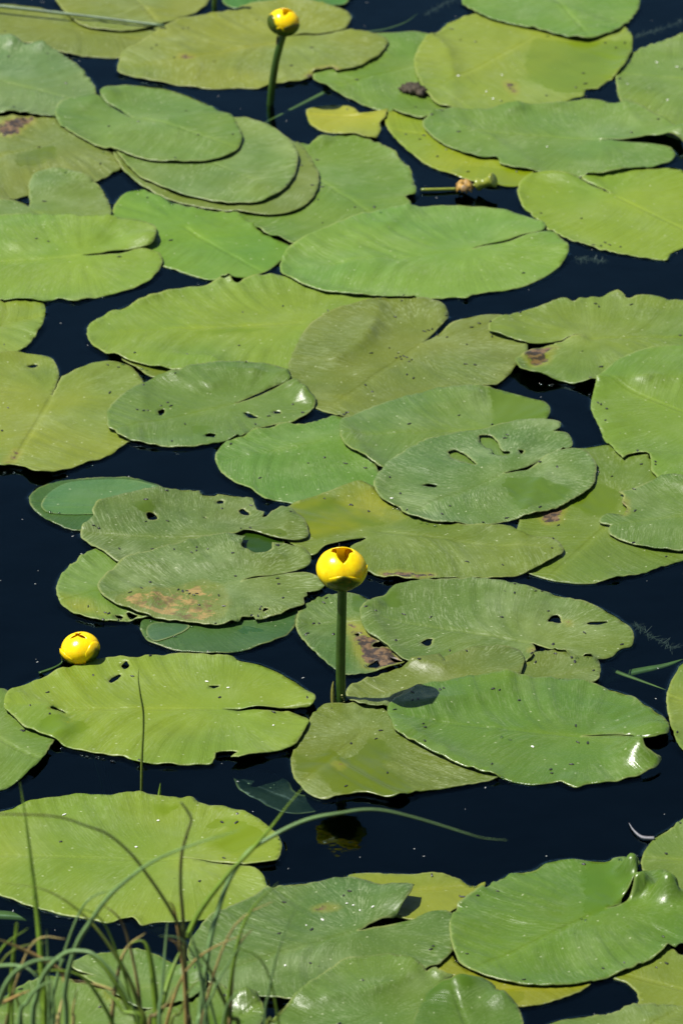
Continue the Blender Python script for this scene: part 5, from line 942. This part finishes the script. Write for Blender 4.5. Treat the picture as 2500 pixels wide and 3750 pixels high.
# --- dark rotting clump on a pad
c0 = W3(PLACES['clump'])
zb = below(c0.x, c0.y)[0]
bm = bmesh.new()
for (dx, dy, dz, r, sq) in ((-.006, .002, .003, .0075, .7), (.004, -.004, .004, .009, .7), (.009, -.010, .003, .007, .7), (-.001, .006, .004, .006, .8), (-.011, .000, .002, .005, .6)):
    bmesh.ops.create_icosphere(bm, subdivisions=3, radius=r, matrix=Matrix.Translation((dx, dy, dz)) @ Matrix.Diagonal((1, 1.2, sq, 1)))
for v in bm.verts:
    q = v.co * 160
    v.co += v.co.normalized() * (.0055 * noise.noise(q) + .0030 * noise.noise(q * 2.7))
me = bpy.data.meshes.new('rotting_clump'); bm.to_mesh(me); bm.free()
me.polygons.foreach_set('use_smooth', [True] * len(me.polygons))
o = link('rotting_clump', me, M_ROT); o.location = (c0.x, c0.y, max(zb, .001) + .001)
tag(o, 'dark lump of rotting leaf lying on a pad at upper right', 'debris')

# --- feather
P = [W3(p) for p in PLACES['feather']]
pts = resample(P, 6)
tag(link('feather', blade_mesh('feather', pts[::-1], .0019, .95, keel=.5), M_FEATHER), 'small grey feather floating beside the ribbed pad at lower right', 'feather')

# --- single blades
pts = resample([W3(p) for p in PLACES['thin_blade']], 6)
tag(link('sedge', blade_mesh('sedge', pts, .0011, .8), M_GRASS['olive']), 'single thin bent blade standing in front of the large bright pad', 'grass blade')
pts = resample([W3(p) for p in PLACES['short_blade']], 5)
tag(link('grass_shoot', blade_mesh('grass_shoot', pts, .0016, .5), M_GRASS['green']), 'tiny green shoot at the far rim of the huge lower left pad', 'grass blade')

# --- things under water
sl = ['narrow yellow-green blade under water crossing the bud stalk foot', 'submerged pale stem under the water at right, ending at the edge pad', 'submerged broad blade crossing the pale stem at right',
      'long drowned blade at the left edge behind the grass tuft', 'short drowned blade above the long one at the left edge', 'drowned thin blade in the dark water at the top centre']
sw = [.0032, .0028, .0055, .0060, .0040, .0014]
for P, lab, w in zip(PLACES['sunk'], sl, sw):
    pts = resample([W3(p) for p in P], 8)
    tag(link('pondweed', blade_mesh('pondweed', pts, w, .9), M_SUNK), lab, 'water plant', 'blades drowned under the surface')
wl_ = ['faint feathery water weed under the surface at right centre', 'faint water weed below the broad smooth pad at right', 'pale strand of water weed at the top right', 'strands of water weed under the surface at the top centre']
for P, lab in zip(PLACES['weed'], wl_):
    bm_v, bm_f = [], []
    pts = resample([W3(p) for p in P], 14)
    for i, p in enumerate(pts):
        for k in range(5):
            d_ = Vector((rng.uniform(-1, 1), rng.uniform(-1, 1), rng.uniform(-.4, .4))).normalized()
            l_ = rng.uniform(.003, .009); u = d_.cross(Vector((0, 0, 1))).normalized() * .0004
            n0 = len(bm_v)
            bm_v += [p - u, p + u, p + d_ * l_ + u * .4, p + d_ * l_ - u * .4]
            bm_f.append((n0, n0 + 1, n0 + 2, n0 + 3))
    o = tag(link('water_weed', mesh_from('water_weed', bm_v, bm_f), M_WEED), lab, 'water plant', 'feathery weeds under the surface')
# sunken yellow bud below the huge pad
q = W3(PLACES['sunk_bud'])
sb = empty('sunken_bud', q); tag(sb, 'small yellow bud under water at the near rim of the huge lower left pad', 'bud')
sepal('sepal', sb, D2(250), D2(70), .1*PI, .8*PI, .010, .009, 1., (0., 0.), seed=31)
sepal('sepal', sb, D2(20), D2(70), .1*PI, .75*PI, .010, .009, 1., (1., .6), seed=32)
sepal('sepal', sb, D2(140), D2(70), .1*PI, .75*PI, .010, .009, 1., (1., .9), seed=33)

# pollen and fluff on the open water
bm = bmesh.new(); nfl = 0
while nfl < 260:
    y = rng.uniform(-1.1, 1.6); x = rng.uniform(-1, 1) * (.36 + .055 * y + .15)
    if below(x, y)[0] > 0: continue
    r = rng.uniform(.0003, .0008)
    bmesh.ops.create_icosphere(bm, subdivisions=1, radius=1, matrix=Matrix.Translation((x, y, .0001)) @ Matrix.Rotation(rng.uniform(0, 3), 4, 'Z') @ Matrix.Diagonal((r * rng.uniform(1, 2.4), r, r * .5, 1)))
    nfl += 1
me = bpy.data.meshes.new('pollen'); bm.to_mesh(me); bm.free()
tag(link('pollen', me, M_POLLEN), 'pale grains of pollen and fluff on the open water', 'pollen', kind='stuff')

# ------------------------------------------------------------------ grass on the bank
tl = ['grass tuft with bluish and dry blades in the bottom left corner', 'sedge tuft of long arching blades with a brown stem, left of the bottom centre', 'few thin blades at the bottom edge right of the brown stemmed tuft']
for tuft, lab in zip(GRASS, tl):
    b0 = W3(tuft[0][2][0])
    t = empty('grass_tuft', b0)
    tag(t, lab, 'grass', 'grass tufts on the near bank')
    for (cn, w, P) in tuft:
        P = [W3(p) for p in P]
        pts = [p - b0 for p in resample(P, 6)]
        if cn == 'brown':
            me = tube_mesh('stem', pts, [w * 1e-4 * .8 * (1 - .6 * i / len(pts)) for i in range(len(pts))], 7)
            link('stem', me, M_GRASS[cn], t)
        else:
            link('blade', blade_mesh('blade', pts, w * 1e-4), M_GRASS[cn], t)

# shorter blades filling the feet of the tufts
tufts = [o for o in col.objects if o.name.startswith('grass_tuft')]
for t, n_, spread in zip(tufts, (14, 8, 3), (.075, .035, .03)):
    for k in range(n_):
        cn = rng.choice(('green', 'green', 'teal', 'teal', 'olive', 'dry', 'tan'))
        x0 = rng.gauss(0, spread); y0 = rng.uniform(-.04, .03)
        top_ = t.location.z * 0 + rng.uniform(.37, .425) * (1 if cn not in ('dry', 'tan') else .95) - t.location.z
        lean = rng.gauss(0, .035); bend = rng.gauss(0, .03)
        P = [Vector((x0 * .5, y0, -.02)), Vector((x0 + lean * .2, y0, top_ * .5)), Vector((x0 + lean * .6 + bend * .3, y0, top_ * .85)), Vector((x0 + lean + bend, y0 - .01, top_ * rng.uniform(.9, 1.0)))]
        link('blade', blade_mesh('blade', resample(P, 6), rng.uniform(.0010, .0022)), M_GRASS[cn], t)

# ------------------------------------------------------------------ flecks, specks and beads lying on the pads
def scatter(places, size, sub=1):
    per = {}
    for p in places:
        q = W3(p); z, who = below(q.x, q.y)
        per.setdefault(who, []).append((q.x, q.y, max(z, .0005)))
    return per
extra = []
for d in PADS:
    (x0, x1, y0, y1, bv, ob, n) = next(e for e in pad_bvh if e[5] is pads[d['id']])
    for k in range(int(1 + 9 * d['dust'] ** 2)):
        extra.append((rng.uniform(x0, x1) * 1e4, rng.uniform(y0, y1) * 1e4, 0))
for who, spots_ in scatter(FLECKS + extra, 1).items():
    if who is None: continue
    bm = bmesh.new()
    for (x, y, z) in spots_:
        l_ = rng.uniform(.0012, .0032); w = rng.uniform(.0007, .0014)
        m = Matrix.Translation((x, y, z + .0004)) @ Matrix.Rotation(rng.uniform(0, 3.14), 4, 'Z') @ Matrix.Diagonal((l_, w, .0007, 1))
        got = bmesh.ops.create_icosphere(bm, subdivisions=1, radius=1, matrix=m)
        for v in got['verts']:
            v.co += Vector((rng.uniform(-1, 1), rng.uniform(-1, 1), 0)) * .00045
    me = bpy.data.meshes.new('insect_flecks'); bm.to_mesh(me); bm.free()
    o = link('insect_flecks', me, M_FLECK, who); o['kind'] = 'stuff'
for who, spots_ in scatter(WHITE_SPECKS, 1).items():
    if who is None: continue
    bm = bmesh.new()
    for (x, y, z) in spots_:
        x += rng.uniform(-.006, .006); y += rng.uniform(-.006, .006); z = max(below(x, y)[0], .001)
        m = Matrix.Translation((x, y, z + .0004)) @ Matrix.Rotation(rng.uniform(-1.4, 1.4), 4, 'Z') @ Matrix.Diagonal((rng.uniform(.0010, .0026), rng.uniform(.0008, .0016), .0006, 1))
        bmesh.ops.create_icosphere(bm, subdivisions=1, radius=1, matrix=m)
    me = bpy.data.meshes.new('white_specks'); bm.to_mesh(me); bm.free()
    o = link('white_specks', me, M_WHITE, who); o['kind'] = 'stuff'
bm = bmesh.new()
for p in DROPS:
    q = W3(p); z = max(below(q.x, q.y)[0], 0.)
    for k in range(2):
        r = rng.uniform(.0006, .0015)
        bmesh.ops.create_icosphere(bm, subdivisions=2, radius=r, matrix=Matrix.Translation((q.x + rng.uniform(-.002, .002) * k, q.y + rng.uniform(-.002, .002) * k, z + r * .3)) @ Matrix.Diagonal((1.2, 1.2, .8, 1)))
me = bpy.data.meshes.new('water_beads'); bm.to_mesh(me); bm.free()
me.polygons.foreach_set('use_smooth', [True] * len(me.polygons))
tag(link('water_beads', me, M_BEAD), 'glinting beads of water along the pad rims', 'water beads', kind='stuff')
